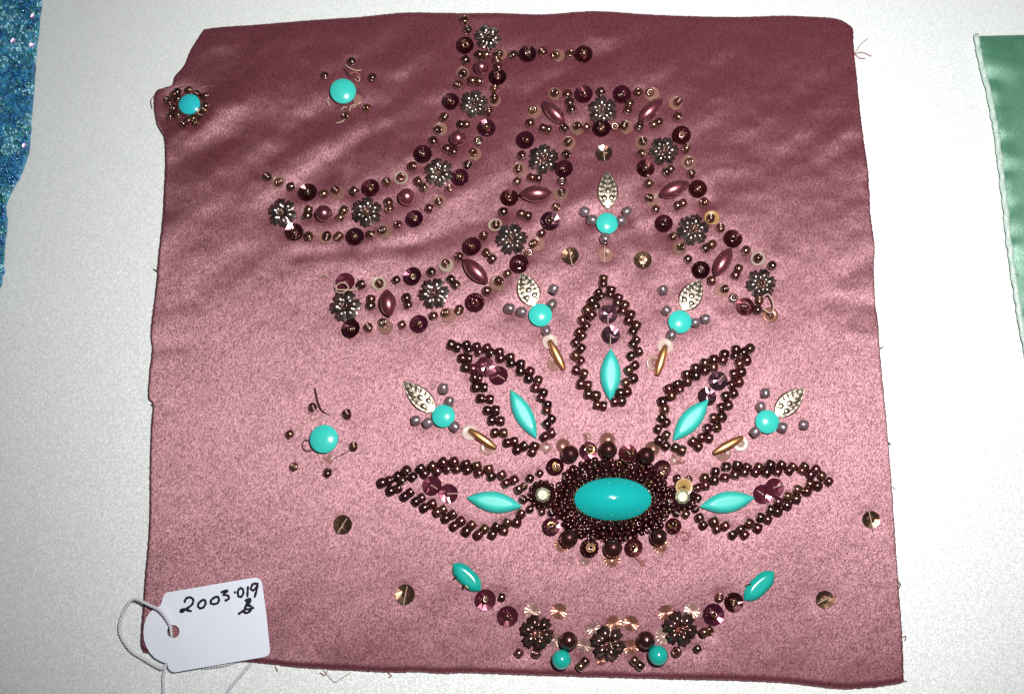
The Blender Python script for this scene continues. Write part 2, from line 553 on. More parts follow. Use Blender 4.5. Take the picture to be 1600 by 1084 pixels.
def flower_mesh(name, mat, lobes=6, spikes=3):
    """stamped bead cap: domed lobes parted by deep notches, each ending in small points"""
    per = 14
    nth = lobes * per
    v = []
    S = [0.12, 0.18, 0.28, 0.38, 0.48, 0.58, 0.68, 0.78, 0.88, 0.95, 1.0]
    for s in S:
        for k in range(nth):
            th = 2 * math.pi * k / nth
            ph = ((k % per) / per) * 2 - 1                # -1..1 inside a lobe
            edge = abs(ph)
            out = 0.56 + 0.30 * (1 - edge ** 4)
            sp = abs(((ph + 1) / 2 * spikes) % 1 - 0.5) * 2
            out += 0.14 * (1 - sp) ** 1.2
            rr = s if s < 0.38 else 0.38 + (s - 0.38) / 0.62 * (out - 0.38)
            dt = ph * math.pi / lobes * rr
            z = 0.10 + 0.16 * (1 - rr * rr) + 0.21 * math.exp(-((rr - 0.56) / 0.27) ** 2 - (dt / 0.21) ** 2)
            if s < 0.2:
                z -= 0.12
            v.append((rr * math.cos(th), rr * math.sin(th), z))
    f = grid_faces(len(S), nth, 0, True)
    n0 = len(v)
    b = (len(S) - 1) * nth
    for k in range(nth):
        x, y, z = v[b + k]
        v.append((x * 0.97, y * 0.97, z - 0.09))
    for k in range(nth):
        k2 = (k + 1) % nth
        f.append((b + k, b + k2, n0 + k2, n0 + k))
    return mesh(name, v, f, M[mat])


def leaf_mesh(name, mat):
    """stamped leaf, tip at x=-1, broad end at x=1"""
    nu, nv = 72, 25
    v = []
    for i in range(nu):
        t = i / (nu - 1)
        wd = 0.60 * (math.sin(math.pi * min(1, t ** 1.22)) ** 0.66) if 0 < t < 1 else 0.0
        wd = max(wd, 0.03)
        for j in range(nv):
            q = j / (nv - 1) * 2 - 1
            a = abs(q)
            z = 0.12 + 0.10 * (1 - a ** 2) * math.sin(math.pi * min(1, 0.12 + t * 0.85))
            if (0.10 if t < 0.45 else 0.42) < a < 0.78 and 0.06 < t < 0.94:
                z += 0.022 * math.sin(2 * math.pi * (t * 7.5 + a * 1.3)) * min(1, (a - (0.10 if t < 0.45 else 0.42)) * 6, (0.78 - a) * 6)
            if a > 0.80:
                z += 0.035 - 1.6 * (a - 0.80) ** 2
            if j in (0, nv - 1):
                z = 0.0
            v.append((t * 2 - 1, q * wd, z))
    f = grid_faces(nu, nv)
    for (cx, cy, r) in ((0.08, 0.02, 0.17), (0.46, -0.19, 0.16), (0.44, 0.20, 0.15)):
        pr = [(r * math.sin(math.pi / 2 * k / 4) + 0.001, 0.19 + 0.55 * r * math.cos(math.pi / 2 * k / 4)) for k in range(5)]
        v2, f2 = lathe(pr, 12, off=len(v))
        v += [(x + cx, y + cy, z) for x, y, z in v2]
        f += [q[::-1] for q in f2]
    return mesh(name, v, [q[::-1] for q in f], M[mat])


def marquise_mesh(name, mat, wid=0.38, h=0.30, blunt=2.0):
    nu, nv = 33, 15
    v = []
    for i in range(nu):
        x = math.sin((i / (nu - 1) - 0.5) * math.pi)
        hw = max(0.004, wid * (1 - abs(x) ** blunt))
        for j in range(nv):
            q = math.sin((j / (nv - 1) - 0.5) * math.pi)
            core = (1 - abs(q) ** 2.0) * (1 - abs(x) ** 2.6)
            z = 0.09 + (h - 0.09) * min(1.0, core * 1.45) ** 0.9
            v.append((x, q * hw, z))
    f = grid_faces(nu, nv)
    n0 = len(v)
    ring = [i * nv for i in range(nu)] + [i * nv + nv - 1 for i in range(nu - 1, -1, -1)]
    for k in ring:
        x, y, z = v[k]
        v.append((x * 0.985, y * 0.96, 0.0))
    m = len(ring)
    for k in range(m):
        k2 = (k + 1) % m
        f.append((ring[k], ring[k2], n0 + k2, n0 + k))
    return mesh(name, v, [q[::-1] for q in f], M[mat])


def rice_mesh(name, mat, wid=0.5):
    pr = []
    for k in range(17):
        x = -math.cos(math.pi * k / 16)
        pr.append((max(0.03, wid * max(0.0, 1 - abs(x) ** 2.1) ** 0.78), x))
    v, f = lathe(pr, 20, axis='x')
    return mesh(name, v, [q for q in f], M[mat])


def gold_mesh(name, mat):
    pr = [(0.09, -1.0), (0.17, -0.93), (0.29, -0.35), (0.30, 0.30), (0.17, 0.93), (0.09, 1.0)]
    v, f = lathe(pr, 12, axis='x')
    return mesh(name, v, f, M[mat], True)


def stone_mesh(name, mat):
    pr = [(0.001, 0.42), (0.62, 0.42), (0.98, 0.22), (0.9, 0.0)]
    v, f = lathe(pr, 8)
    return mesh(name, v, [q[::-1] for q in f], M[mat], False)


ME = {
    'bronze': [bead_mesh('bronze_bead', 'bronze'), bead_mesh('bronze_bead_threaded', 'bronze', True),
               bead_mesh('bronze_bead_cut', 'bronze', True, seg=9, sq=0.85)],
    'wine': [bead_mesh('wine_bead', 'wine', True), bead_mesh('wine_bead_cut', 'wine', True, seg=10, sq=0.85),
             bead_mesh('wine_bead_b', 'bronze', True, seg=12, sq=0.9)],
    'grey': [bead_mesh('grey_bead', 'greybead', False, hole=0.2, hh=0.92, sq=1.0)],
    'cup': [cup_mesh('cup_sequin_mesh', 'cup', 12, (0.34, 0.30, 0.15)[k], k) for k in range(3)],
    'cup_violet': [cup_mesh('violet_sequin_mesh', 'cup_violet', 12, 0.13, 5)],
    'cup_wine': [cup_mesh('wine_sequin_mesh', 'cup_wine', 12, 0.12, 6), cup_mesh('wine_sequin_mesh_b', 'cup_wine', 12, 0.16, 9)],
    'gold_glint': [cup_mesh('gold_reflection_mesh', 'gold_glint', 9, 0.2, 11)],  # small faceted insert, coloured as a gold reflection
    'cup_olive': [cup_mesh('smoky_sequin_mesh', 'cup_olive', 10, 0.10, 7), cup_mesh('smoky_sequin_mesh_b', 'cup_olive', 10, 0.20, 8)],
    'tan': [flat_mesh('tan_sequin_mesh', 'flat_tan')], 'pale': [flat_mesh('pale_sequin_mesh', 'flat_pale')],
    'white': [flat_mesh('milky_sequin_mesh', 'flat_white')], 'amber': [flat_mesh('amber_sequin_mesh', 'flat_gold', dish=0.12)],
    'brown': [flat_mesh('brown_sequin_mesh', 'flat_brown')],
    'scallop': [scallop_mesh('ridged_sequin_mesh', 'scallop')], 'scallop_brown': [scallop_mesh('ridged_brown_sequin_mesh', 'flat_brown', 14)],
    'pearl': [sphere_mesh('pearl_mesh', 'pearl')], 'pearl_dark': [sphere_mesh('brown_pearl_mesh', 'pearl_dark')],
    'rice': [rice_mesh('oval_pearl_mesh', 'pearl')],
    'flower': [flower_mesh('metal_flower_mesh', 'metal')], 'flower_brown': [flower_mesh('bronze_flower_mesh', 'metal_brown')],
    'leaf': [leaf_mesh('metal_leaf_mesh', 'silver')],
    'marq': [marquise_mesh('turquoise_marquise_mesh', 'turq_flat')], 'marq_round': [marquise_mesh('turquoise_navette_mesh', 'turq_mid', 0.44, 0.34, 3.6)],
    'turq': [dome_mesh('turquoise_round_mesh', 'turq', 0.62, 0.34)], 'turq_blue': [dome_mesh('turquoise_blue_mesh', 'turq_blue', 0.62, 0.34)],
    'turq_ball': [sphere_mesh('turquoise_ball_mesh', 'turq_mid')],
    'cab': [dome_mesh('cabochon_mesh', 'turq_deep', 0.80, 0.16, 56, 2.3)],
    'gold': [gold_mesh('gold_bead_mesh', 'gold')], 'stone': [stone_mesh('rhinestone_mesh', 'stone')],
    'setting': [mesh('setting_mesh', *lathe([(0.55, 0.0), (1.0, 0.0), (1.0, 0.22), (0.86, 0.4), (0.78, 0.34)], 18), M['pad'])],
}


# ---------------------------------------------------------------- sewing pieces on
def align(n, spin=0.0, tilt=0.0, tdir=0.0):
    q = Vector((0, 0, 1)).rotation_difference(n)
    t = Quaternion((math.cos(tdir), math.sin(tdir), 0), tilt)
    return q @ t @ Quaternion((0, 0, 1), spin)


def put(kind, name, parent, px, py, rpx, dz=0.0, spin=None, tilt=None, scale=(1, 1, 1), mid=0.0, variant=None, tdir=None):
    """one piece of radius rpx photo pixels at the photo pixel; dz, mid in units of its radius"""
    p, n = surf(px, py)
    r = rpx * mpp(p)
    c = P(px, py, p.z + (dz + mid) * r)
    c = c - n * (mid * r) if mid else c
    spin = rnd.uniform(0, 6.283) if spin is None else spin
    tilt = rnd.uniform(0, 0.10) if tilt is None else tilt
    tdir = rnd.uniform(0, 6.283) if tdir is None else tdir
    ms = ME[kind]
    me = ms[rnd.randrange(len(ms)) if variant is None else variant]
    return link(name, me, parent, c, align(n, spin, tilt, tdir), tuple(r * s for s in scale))


def put_axis(kind, name, parent, px, py, rpx, ang, pitch=0.0, lift=0.85, scale=(1, 1, 1)):
    """bead lying on its side: hole axis along photo angle ang (0 = right, counter-clockwise)"""
    p, n = surf(px, py)
    r = rpx * mpp(p)
    c = P(px, py, p.z + lift * r)
    ax = Vector((math.cos(ang) * math.cos(pitch), math.sin(ang) * math.cos(pitch), math.sin(pitch)))
    q = Vector((0, 0, 1)).rotation_difference(ax) @ Quaternion((0, 0, 1), rnd.uniform(0, 6.283))
    ms = ME[kind]
    return link(name, ms[rnd.randrange(len(ms))], parent, c, q, tuple(r * s for s in scale))


def seg_angle(x0, y0, x1, y1):
    return math.atan2(-(y1 - y0), x1 - x0)


def put_long(kind, name, parent, x0, y0, x1, y1, wpx, lift=0.0, unit_w=1.0, zs=1.0):
    """piece whose unit mesh runs from x=-1 to x=1, between two photo pixels"""
    cx, cy = (x0 + x1) / 2, (y0 + y1) / 2
    p, n = surf(cx, cy)
    k = mpp(p)
    ln = math.hypot(x1 - x0, y1 - y0) / 2 * k
    hw = wpx / 2 * k
    c = P(cx, cy, p.z + lift * hw + (0.0006 if lift < 0.5 else 0))
    c.z -= 0.0006 if lift < 0.5 else 0
    q = align(n, 0, 0, 0) @ Quaternion((0, 0, 1), seg_angle(x0, y0, x1, y1))
    return link(name, ME[kind][0], parent, c, q, (ln, hw / unit_w, hw / unit_w * zs))


def thread(parent, pts, rpx=1.2, mat='thread', lift=1.2, name='thread', n=6):
    """a loose or stitched thread; points (x, y, height in px)"""
    w3 = []
    for q in pts:
        p, nn = surf(q[0], q[1])
        w3.append(P(q[0], q[1], p.z + (q[2] if len(q) > 2 else lift) * 0.0002))
    sp = spline(w3, n)
    base = WORLD[parent.name]
    v, f = tube_data([s - base for s in sp], rpx * 0.0002, 6)
    return link(name, mesh(name, v, f, M[mat]), parent)


# ---------------------------------------------------------------- the table cover (structure)
def sheet_uv(me, vx, vy):
    uv = me.uv_layers.new(name='UVMap')
    idx = np.empty(len(me.loops), int)
    me.loops.foreach_get('vertex_index', idx)
    a = np.empty((len(idx), 2))
    a[:, 0] = np.asarray(vy)[idx] * 4 + 0.5      # U runs with the floats (up the picture)
    a[:, 1] = np.asarray(vx)[idx] * 4 + 0.5
    uv.data.foreach_set('uv', a.ravel())


nx, ny = 150, 120
gx, gy = np.meshgrid(np.linspace(-0.34, 0.34, nx), np.linspace(-0.26, 0.26, ny))
gz = 0.0007 * n1(gx / 0.06 + 20, gy / 0.05 + 3) - 0.0008
# keep it flat beneath the sample
gz = gz * np.clip((np.abs(gx) - 0.10) / 0.05, 0.15, 1)
me = mesh('table_cover', np.stack([gx.ravel(), gy.ravel(), gz.ravel()], 1), grid_faces(ny, nx), M['white'])
sheet_uv(me, gx.ravel(), gy.ravel())
cover = link('table_cover', me)
cover['kind'] = 'structure'
cover['label'] = 'ivory satin cover spread over the table under all the samples'

# ---------------------------------------------------------------- the rose satin sample
SAMPLE = empty('beaded_satin_sample', P(815, 545, 0.0),
               label='dusty rose satin square sewn with beads, sequins, pearls and turquoise stones', category='fabric sample')


def motif(name, px, py, label=None):
    o = empty(name, P(px, py, BASE), SAMPLE)
    if label:
        o['label'] = label
    return o


def reg(ox, oy, s):
    return lambda x, y: (ox + x / s, oy + y / s)


R1 = reg(660, 10, 5.3333); R2 = reg(400, 180, 5.3333); R3 = reg(600, 160, 5.3333); R4 = reg(820, 120, 5.3333)
R5 = reg(490, 330, 5.3333); R6 = reg(700, 280, 5.3333); R7 = reg(980, 180, 5.3333); R8 = reg(980, 320, 5.3333)
C1 = reg(780, 420, 4.7059); C2 = reg(610, 510, 5.1633); C3 = reg(1000, 520, 5.3333); C4 = reg(580, 690, 5.7036)
C5 = reg(810, 670, 4.9267); C6 = reg(1060, 690, 5.7036); C7 = reg(690, 860, 5.4214); C8 = reg(940, 860, 5.3333)
FA = reg(230, 80, 7.745); FB = reg(480, 80, 9.031); FC = reg(420, 590, 6.378); SQ = reg(500, 780, 6.02); SQ2 = reg(1230, 760, 3.346)
TG = reg(170, 880, 5.3143)


def dimple(px, py, rpx=13, dep=0.00022):
    p = P(px, py, BASE)
    DIMPLES.append((p.x, p.y, rpx * 0.0002, dep))


def bead1(par, x, y, r=7.1, kind='bronze', name='bronze_bead'):
    ang = rnd.uniform(0, 6.283)
    if rnd.random() < 0.5:
        put(kind, name, par, x, y, r * rnd.uniform(0.93, 1.08), dz=0.62, tilt=rnd.uniform(0.1, 0.9), mid=0.0)
    else:
        put_axis(kind, name, par, x, y, r * rnd.uniform(0.93, 1.08), ang, rnd.uniform(-0.3, 0.3))
    dimple(x, y)


def pair(par, x0, y0, x1, y1, r=7.1, kind='bronze', name='bronze_bead'):
    a = seg_angle(x0, y0, x1, y1)
    # keep neighbours from running into each other
    d = math.hypot(x1 - x0, y1 - y0)
    rr = r
    hh = min(1.0, d / (2 * 0.74 * rr)) if d > 6 else 0.8
    for (x, y) in ((x0, y0), (x1, y1)):
        put_axis(kind, name, par, x, y, rr * rnd.uniform(0.94, 1.06), a + rnd.uniform(-0.12, 0.12), rnd.uniform(-0.15, 0.15), scale=(1, 1, max(0.75, hh)))
    dimple((x0 + x1) / 2, (y0 + y1) / 2)


def cup(par, x, y, d, bead=True, kind='cup', name='cup_sequin', bx=0, by=0, tilt=None, tdir=None):
    put(kind, name, par, x, y, d / 2, dz=0.10, tilt=rnd.uniform(0.03, 0.22) if tilt is None else tilt, tdir=tdir, mid=0.2)
    if bead:
        put('bronze', 'bronze_bead', par, x + bx + rnd.uniform(-1, 1), y + by + rnd.uniform(-1, 1), 6.2 * rnd.uniform(0.9, 1.05),
            dz=1.15, tilt=rnd.uniform(0.1, 1.0))
    dimple(x, y, 16, 0.0002)


def flat(par, x, y, r, bxy=None, kind='tan', name='flat_sequin', br=6.8, dz=0.12, tilt=None):
    put(kind, name, par, x, y, r, dz=dz, tilt=rnd.uniform(0.02, 0.12) if tilt is None else tilt)
    if bxy:
        put('bronze', 'bronze_bead', par, bxy[0], bxy[1], br * rnd.uniform(0.94, 1.06), dz=0.95, tilt=rnd.uniform(0.1, 0.8))
    dimple(x, y, 13, 0.00015)


def flower(par, x, y, d, kind='flower', spin=None, bead=True):
    put(kind, 'metal_flower', par, x, y, d / 2, dz=0.05, mid=0.3, spin=spin, tilt=rnd.uniform(0.04, 0.22))
    if bead:
        put('bronze', 'bronze_bead', par, x, y, 4.6, dz=2.6, tilt=rnd.uniform(0.0, 0.5))
    dimple(x, y, 26, 0.0003)


def section(par, rg, spec):
    """spec lines: b x y | p x0 y0 x1 y1 | d x y dia | t x y r bx by [kind] | f x y dia | r x y rad (round pearl) | o x0 y0 x1 y1 wid"""
    s = rg(5.3333, 0)[0] - rg(0, 0)[0]
    for ln in spec.strip().split('\n'):
        a = ln.split()
        if not a:
            continue
        k = a[0]
        kind = a[-1] if a[-1].isalpha() and len(a) > 1 else None
        v = [float(q) for q in a[1:] if not q.isalpha()]
        sc = rg(1, 0)[0] - rg(0, 0)[0]
        if k == 'b':
            for i in range(0, len(v), 2):
                bead1(par, *rg(v[i], v[i + 1]))
        elif k == 'p':
            for i in range(0, len(v), 4):
                pair(par, *rg(v[i], v[i + 1]), *rg(v[i + 2], v[i + 3]))
        elif k == 'd':
            for i in range(0, len(v), 3):
                cup(par, *rg(v[i], v[i + 1]), v[i + 2] * sc)
        elif k == 't':
            flat(par, *rg(v[0], v[1]), v[2] * sc, rg(v[3], v[4]), kind or 'tan')
        elif k == 'f':
            for i in range(0, len(v), 3):
                flower(par, *rg(v[i], v[i + 1]), v[i + 2] * sc * 1.05)
        elif k == 'r':
            x, y = rg(v[0], v[1])
            put('pearl', 'round_pearl', par, x, y, v[2] * sc, dz=0.92, scale=(1, 1, 0.97))
            dimple(x, y, 16, 0.0003)
        elif k == 'o':
            put_long('rice', 'oval_pearl', par, *rg(v[0], v[1]), *rg(v[2], v[3]), v[4] * sc, lift=0.92, unit_w=0.5)
            dimple(*rg((v[0] + v[2]) / 2, (v[1] + v[3]) / 2), 20, 0.0003)


scroll = motif('bead_scroll', 640, 250, 'curved band of dark sequins, round pearls and pewter flowers at top left')
section(scroll, R1, '''
b 350 115 380 195 628 397 622 455 632 505 360 447 300 655 600 690 555 880 183 925 760 405 1005 380 1230 400
f 545 250 225
d 357 325 150 628 590 150 235 790 150 533 1010 155 878 397 150 1345 400 152
p 472 402 530 405 415 620 470 625 320 985 370 985
r 490 505 60
t 335 555 56 338 562
t 660 402 46 640 395
t 600 785 54 600 772
t 150 1022 58 130 1030
t 1130 412 58 1110 405
f 430 805 240
''')
section(scroll, R2, '''
b 95 515 292 595 568 655 820 632 1090 560 1305 425 1480 215 440 1010 690 1010 955 990 1185 915 1445 775
d 432 643 160 957 607 155 1390 325 155 315 970 155 825 1010 155 1322 865 150
t 190 555 57 192 557
t 680 645 60 665 625
t 1210 523 60 1210 520 pale
t 580 1015 62 592 1005
t 1075 970 63 1055 958
t 1530 715 58 1525 722
f 215 805 250 920 800 260
p 440 785 430 838 735 790 705 850 1105 725 1115 778 1350 550 1400 602
r 565 818 68
r 1255 680 70
''')
section(scroll, R3, '''
b 410 325 788 320 697 525 547 720
r 615 300 67
p 525 385 580 412
t 755 430 60 743 415
f 455 575 250
d 635 625 150
''')

arch = motif('bead_arch', 880, 300, 'arched band of dark sequins, oval pearls and pewter flowers above the turquoise petals')
section(arch, R4, '''
t 250 145 58 250 135
b 358 145 635 125 945 135 45 385 1275 333 515 420 750 415 330 430 955 415 975 640 1345 600 1390 810 1035 890 1495 1042
d 492 145 155 808 145 155 640 430 152 1305 485 160 1003 765 155 1443 935 155
t 1062 147 62 1045 130
o 148 206 336 392 112
o 955 372 1152 178 122
p 375 215 392 272 875 222 860 282 1075 400 1120 377 1180 795 1216 770
f 650 275 250 1160 610 250
t 1255 220 60 1277 210
t 80 292 58 70 275
t 435 430 62 440 410
t 843 422 60 825 410
t 365 552 60 360 545
t 975 552 62 987 540
t 1360 715 62 1370 710
t 1062 1022 60 1042 1010
o 1122 990 1372 882 130
''')
section(arch, R3, '''
p 1325 215 1372 226 1230 625 1287 632 1145 930 1200 946
d 1178 315 155 1500 555 155 1045 795 155 1383 985 165
b 1150 440 1520 435 1485 655 1110 660 1435 870 997 910
f 1330 465 260
t 1130 555 62 1120 555
o 1130 762 1402 762 135
t 1470 770 60 1482 745
t 925 1020 60 932 1020 pale
''')
section(arch, R6, '''
f 530 490 270
b 780 450 672 615 497 785 325 930
t 745 535 62 715 535
d 595 703 165
t 410 862 65 420 845
''')
section(arch, R7, '''
b 240 785 645 730 778 940 380 1015
p 420 755 466 735
d 305 905 155 880 1030 160
f 550 945 270
t 705 855 62 697 860 amber
''')
section(arch, R8, '''
t 435 365 62 455 350
b 508 450 705 630 990 380 1208 505 885 775 1100 800 1085 872
d 615 543 155 985 845 155
o 870 358 726 592 130
p 655 360 706 330 930 530 905 586
t 1090 447 62 1090 445 pale
f 1120 650 260
t 785 715 62 815 700
''')
section(arch, R5, '''
b 400 610 690 572 983 505 1213 378 1420 205 1447 663 1215 820 1000 870 737 945 458 970
t 540 600 60 550 602 pale
f 262 785 270 1000 680 270
p 480 730 475 786 775 720 790 780 1440 345 1490 395 1145 565 1186 612
o 602 648 636 882 135
o 1248 398 1452 602 130
d 828 543 160 1320 295 165 1343 757 165 877 937 160 313 978 165
t 1105 450 62 1100 432 pale
t 1530 602 65 1545 580
t 1125 865 65 1100 845
t 600 965 65 575 925
''')
cup(arch, *R5(262, 585), 30, bead=False, kind='cup_wine')
flat(arch, *R8(1195, 918), 11.8, None, 'brown')
thread(arch, [(*R5(175, 610), 3), (*R5(185, 665), 4), (*R5(235, 680), 9), (*R5(290, 640), 12), (*R5(255, 595), 14), (*R5(200, 612), 12), (*R5(190, 650), 10),
              (*R5(270, 655), 9), (*R5(345, 655), 6), (*R5(385, 600), 5), (*R5(375, 560), 3)], 1.1)
thread(arch, [(*R8(1130, 770), 6), (*R8(1175, 745), 10), (*R8(1215, 810), 13), (*R8(1215, 880), 12), (*R8(1185, 900), 9), (*R8(1130, 865), 6)], 1.3)
thread(arch, [(*R5(40, 545), 1), (*R5(90, 530), 4), (*R5(150, 575), 3)], 0.8, 'thread')
thread(arch, [(*R5(60, 555), 1), (*R5(110, 545), 3), (*R5(150, 550), 1)], 0.8, 'thread_pink')


# ---- five petals outlined with pairs of wine beads
def petal(rg, lab, pairs, seqs, marq, skind, cen):
    m = motif('flower_petal', *cen, lab)
    sc = rg(1, 0)[0] - rg(0, 0)[0]
    for (a, b, c, d) in pairs:
        pair(m, *rg(a, b), *rg(c, d), r=7.7, kind='wine', name='wine_seed_bead')
    for (x, y, r, tx, ty, ti) in seqs:
        X, Y = rg(x, y)
        put(skind, 'cup_sequin', m, X, Y, r * sc, dz=0.16, tilt=ti, tdir=rnd.uniform(0, 6.28))
        TX, TY = rg(tx, ty)
        thread(m, [(X, Y, 3.5), ((X + TX) / 2, (Y + TY) / 2, 5.5), (TX, TY, 4.0)], 0.8, name='stitch')
    put_long('marq', 'turquoise_marquise', m, *rg(marq[0], marq[1]), *rg(marq[2], marq[3]), marq[4] * sc, unit_w=0.38, zs=0.95)
    return m


petal(C1, 'upright petal of wine beads around a turquoise marquise', [
    (768, 70, 765, 112), (728, 172, 750, 204), (825, 153, 815, 192), (680, 235, 706, 275), (645, 300, 680, 340), (880, 210, 870, 252),
    (925, 265, 910, 310), (610, 375, 640, 420), (970, 335, 950, 380), (585, 462, 612, 495), (1010, 415, 985, 460), (562, 540, 605, 585),
    (1010, 520, 985, 556), (560, 635, 600, 675), (1028, 608, 970, 640), (565, 745, 625, 770), (998, 708, 952, 745), (600, 845, 652, 855),
    (988, 805, 930, 835), (655, 920, 714, 930), (942, 903, 888, 911), (720, 1000, 767, 1006), (902, 970, 850, 976)],
    [(800, 335, 72, 800, 405, 0.12), (820, 485, 70, 815, 570, 0.10)], (825, 582, 812, 972, 152), 'cup_violet', (948, 545))
petal(C2, 'upper left petal of wine beads around a slanting turquoise marquise', [
    (490, 145, 540, 167), (612, 145, 630, 187), (695, 160, 716, 206), (780, 170, 810, 211), (880, 205, 890, 257), (970, 245, 975, 297),
    (1055, 300, 1050, 360), (1130, 360, 1115, 420), (1195, 430, 1170, 495), (1235, 532, 1215, 577), (1268, 628, 1260, 677), (1302, 745, 1263, 785),
    (1297, 858, 1243, 890), (1165, 963, 1145, 1012), (577, 255, 632, 260), (605, 330, 666, 340), (678, 410, 718, 420), (688, 490, 755, 490),
    (730, 580, 805, 585), (783, 675, 850, 675), (818, 755, 890, 760), (843, 855, 915, 855), (943, 936, 1000, 925), (1023, 995, 1077, 963)],
    [(765, 325, 84, 800, 345, 0.2), (872, 395, 80, 945, 440, 0.16)], (968, 506, 1178, 904, 150), 'cup_wine', (790, 620))
petal(C3, 'upper right petal of wine beads around a slanting turquoise marquise', [
    (917, 128, 868, 160), (800, 135, 795, 190), (705, 175, 690, 227), (615, 220, 610, 285), (540, 250, 540, 312), (460, 290, 465, 355),
    (390, 345, 395, 405), (310, 423, 330, 472), (240, 463, 262, 525), (185, 570, 205, 635), (180, 705, 220, 747), (150, 800, 220, 850),
    (160, 893, 215, 940), (295, 953, 350, 977), (892, 228, 830, 255), (847, 325, 783, 340), (827, 408, 768, 430), (782, 503, 713, 525),
    (737, 600, 678, 620), (682, 700, 613, 705), (642, 785, 563, 795), (577, 877, 513, 870), (440, 903, 487, 947)],
    [(650, 400, 82, 700, 350, 0.12), (558, 530, 80, 590, 480, 0.2)], (577, 552, 268, 898, 168), 'cup_violet', (1100, 625))
petal(C4, 'lower left petal of wine beads around a level turquoise marquise', [
    (95, 365, 157, 345), (235, 305, 277, 342), (315, 253, 372, 312), (440, 235, 480, 282), (545, 213, 592, 262), (640, 180, 682, 238),
    (740, 173, 765, 242), (845, 195, 860, 252), (943, 213, 960, 277), (1050, 240, 1070, 307), (1165, 293, 1202, 367), (1275, 338, 1317, 422),
    (173, 436, 240, 413), (298, 487, 347, 450), (398, 532, 450, 498), (473, 587, 547, 550), (588, 627, 642, 600), (663, 682, 727, 645),
    (738, 752, 802, 705), (848, 797, 897, 740), (953, 827, 1012, 773), (1080, 827, 1115, 758), (1185, 792, 1212, 718), (1298, 718, 1337, 638)],
    [(543, 390, 90, 600, 425, 0.16), (690, 460, 88, 775, 460, 0.12)], (848, 497, 1347, 577, 185), 'cup_wine', (710, 780))
petal(C6, 'lower right petal of wine beads around a level turquoise marquise', [
    (235, 318, 240, 387), (330, 263, 320, 342), (425, 220, 415, 317), (525, 208, 505, 292), (612, 223, 588, 272), (717, 223, 688, 272),
    (820, 203, 785, 272), (920, 203, 883, 267), (1022, 218, 985, 257), (1127, 218, 1098, 257), (1227, 243, 1178, 292), (1280, 303, 1342, 352),
    (1173, 375, 1242, 392), (1063, 425, 1147, 440), (978, 485, 1052, 507), (893, 535, 972, 567), (823, 605, 887, 622), (733, 670, 797, 692),
    (633, 725, 707, 767), (553, 778, 592, 827), (418, 748, 482, 827), (318, 710, 342, 777), (188, 673, 222, 742)],
    [(855, 408, 88, 930, 380, 0.14), (750, 465, 88, 700, 430, 0.12)], (186, 577, 682, 497, 187), 'cup_wine', (1175, 780))


# ---- five leaf sprigs
def sprig(rg, lab, leaf, turq, greys, gold=None, cen=None):
    m = motif('leaf_sprig', *rg(turq[0], turq[1]), lab)
    sc = rg(1, 0)[0] - rg(0, 0)[0]
    put_long('leaf', 'metal_leaf', m, *rg(leaf[0], leaf[1]), *rg(leaf[2], leaf[3]), leaf[4] * sc, unit_w=0.6, zs=0.8)
    x, y = rg(turq[0], turq[1])
    put('turq', 'turquoise_stone', m, x, y, turq[2] * sc, dz=0.12, mid=0.25, tilt=0.02)
    dimple(x, y, 24, 0.0003)
    for (a, b) in greys:
        X, Y = rg(a, b)
        put_axis('grey', 'grey_pearl_bead', m, X, Y, 8.0 * rnd.uniform(0.92, 1.05), seg_angle(x, y, X, Y), rnd.uniform(-0.2, 0.35), lift=0.9)
        dimple(X, Y, 15, 0.00025)
    if gold:
        gx0, gy0, gx1, gy1, wd, s1x, s1y, s2x, s2y, k1 = gold
        flat(m, *rg(s1x, s1y), 12.4, None, k1)
        flat(m, *rg(s2x, s2y), 12.8, None, 'tan')
        put_long('gold', 'gold_bead', m, *rg(gx0, gy0), *rg(gx1, gy1), wd * sc, lift=0.95, unit_w=0.3)
    return m


top = sprig(R6, 'topmost sprig with upright silver leaf over a round turquoise stone', (1330, -75, 1330, 248, 182), (1325, 370, 90),
            [(1140, 270), (1200, 340), (1445, 345), (1490, 270), (1310, 492)])
flat(top, *R6(1313, 632), 11.8, None, 'tan')
thread(top, [(*R6(1310, 540), 4), (*R6(1302, 600), 4), (*R6(1305, 690), 1.5)], 0.8, name='stitch')
bead1(top, *R6(1312, 532), r=4.6)
sprig(C1, 'sprig left of the upright petal, silver leaf leaning left', (165, 25, 255, 275, 175), (303, 340, 85),
      [(75, 290), (165, 315), (390, 260), (402, 150), (346, 452)], (368, 522, 478, 745, 64, 375, 535, 410, 692, 'white'))
sprig(C1, 'sprig right of the upright petal, silver leaf leaning right', (1488, 76, 1345, 305, 170), (1328, 390, 85),
      [(1205, 155), (1230, 305), (1445, 395), (1517, 368), (1270, 482)], (1228, 558, 1157, 785, 64, 1222, 568, 1142, 690, 'white'))
sprig(C2, 'leftmost sprig with silver leaf beyond the left petals', (100, 442, 360, 690, 172), (430, 722, 92),
      [(430, 500), (476, 605), (205, 757), (303, 776), (520, 806)], (634, 830, 855, 982, 68, 640, 855, 785, 970, 'white'))
sprig(C3, 'rightmost sprig with silver leaf beyond the right petals', (1378, 456, 1125, 695, 180), (1060, 740, 97),
      [(1045, 500), (1007, 615), (960, 825), (1187, 787), (1365, 765)], (862, 866, 608, 1004, 74, 840, 920, 690, 1000, 'pale'))

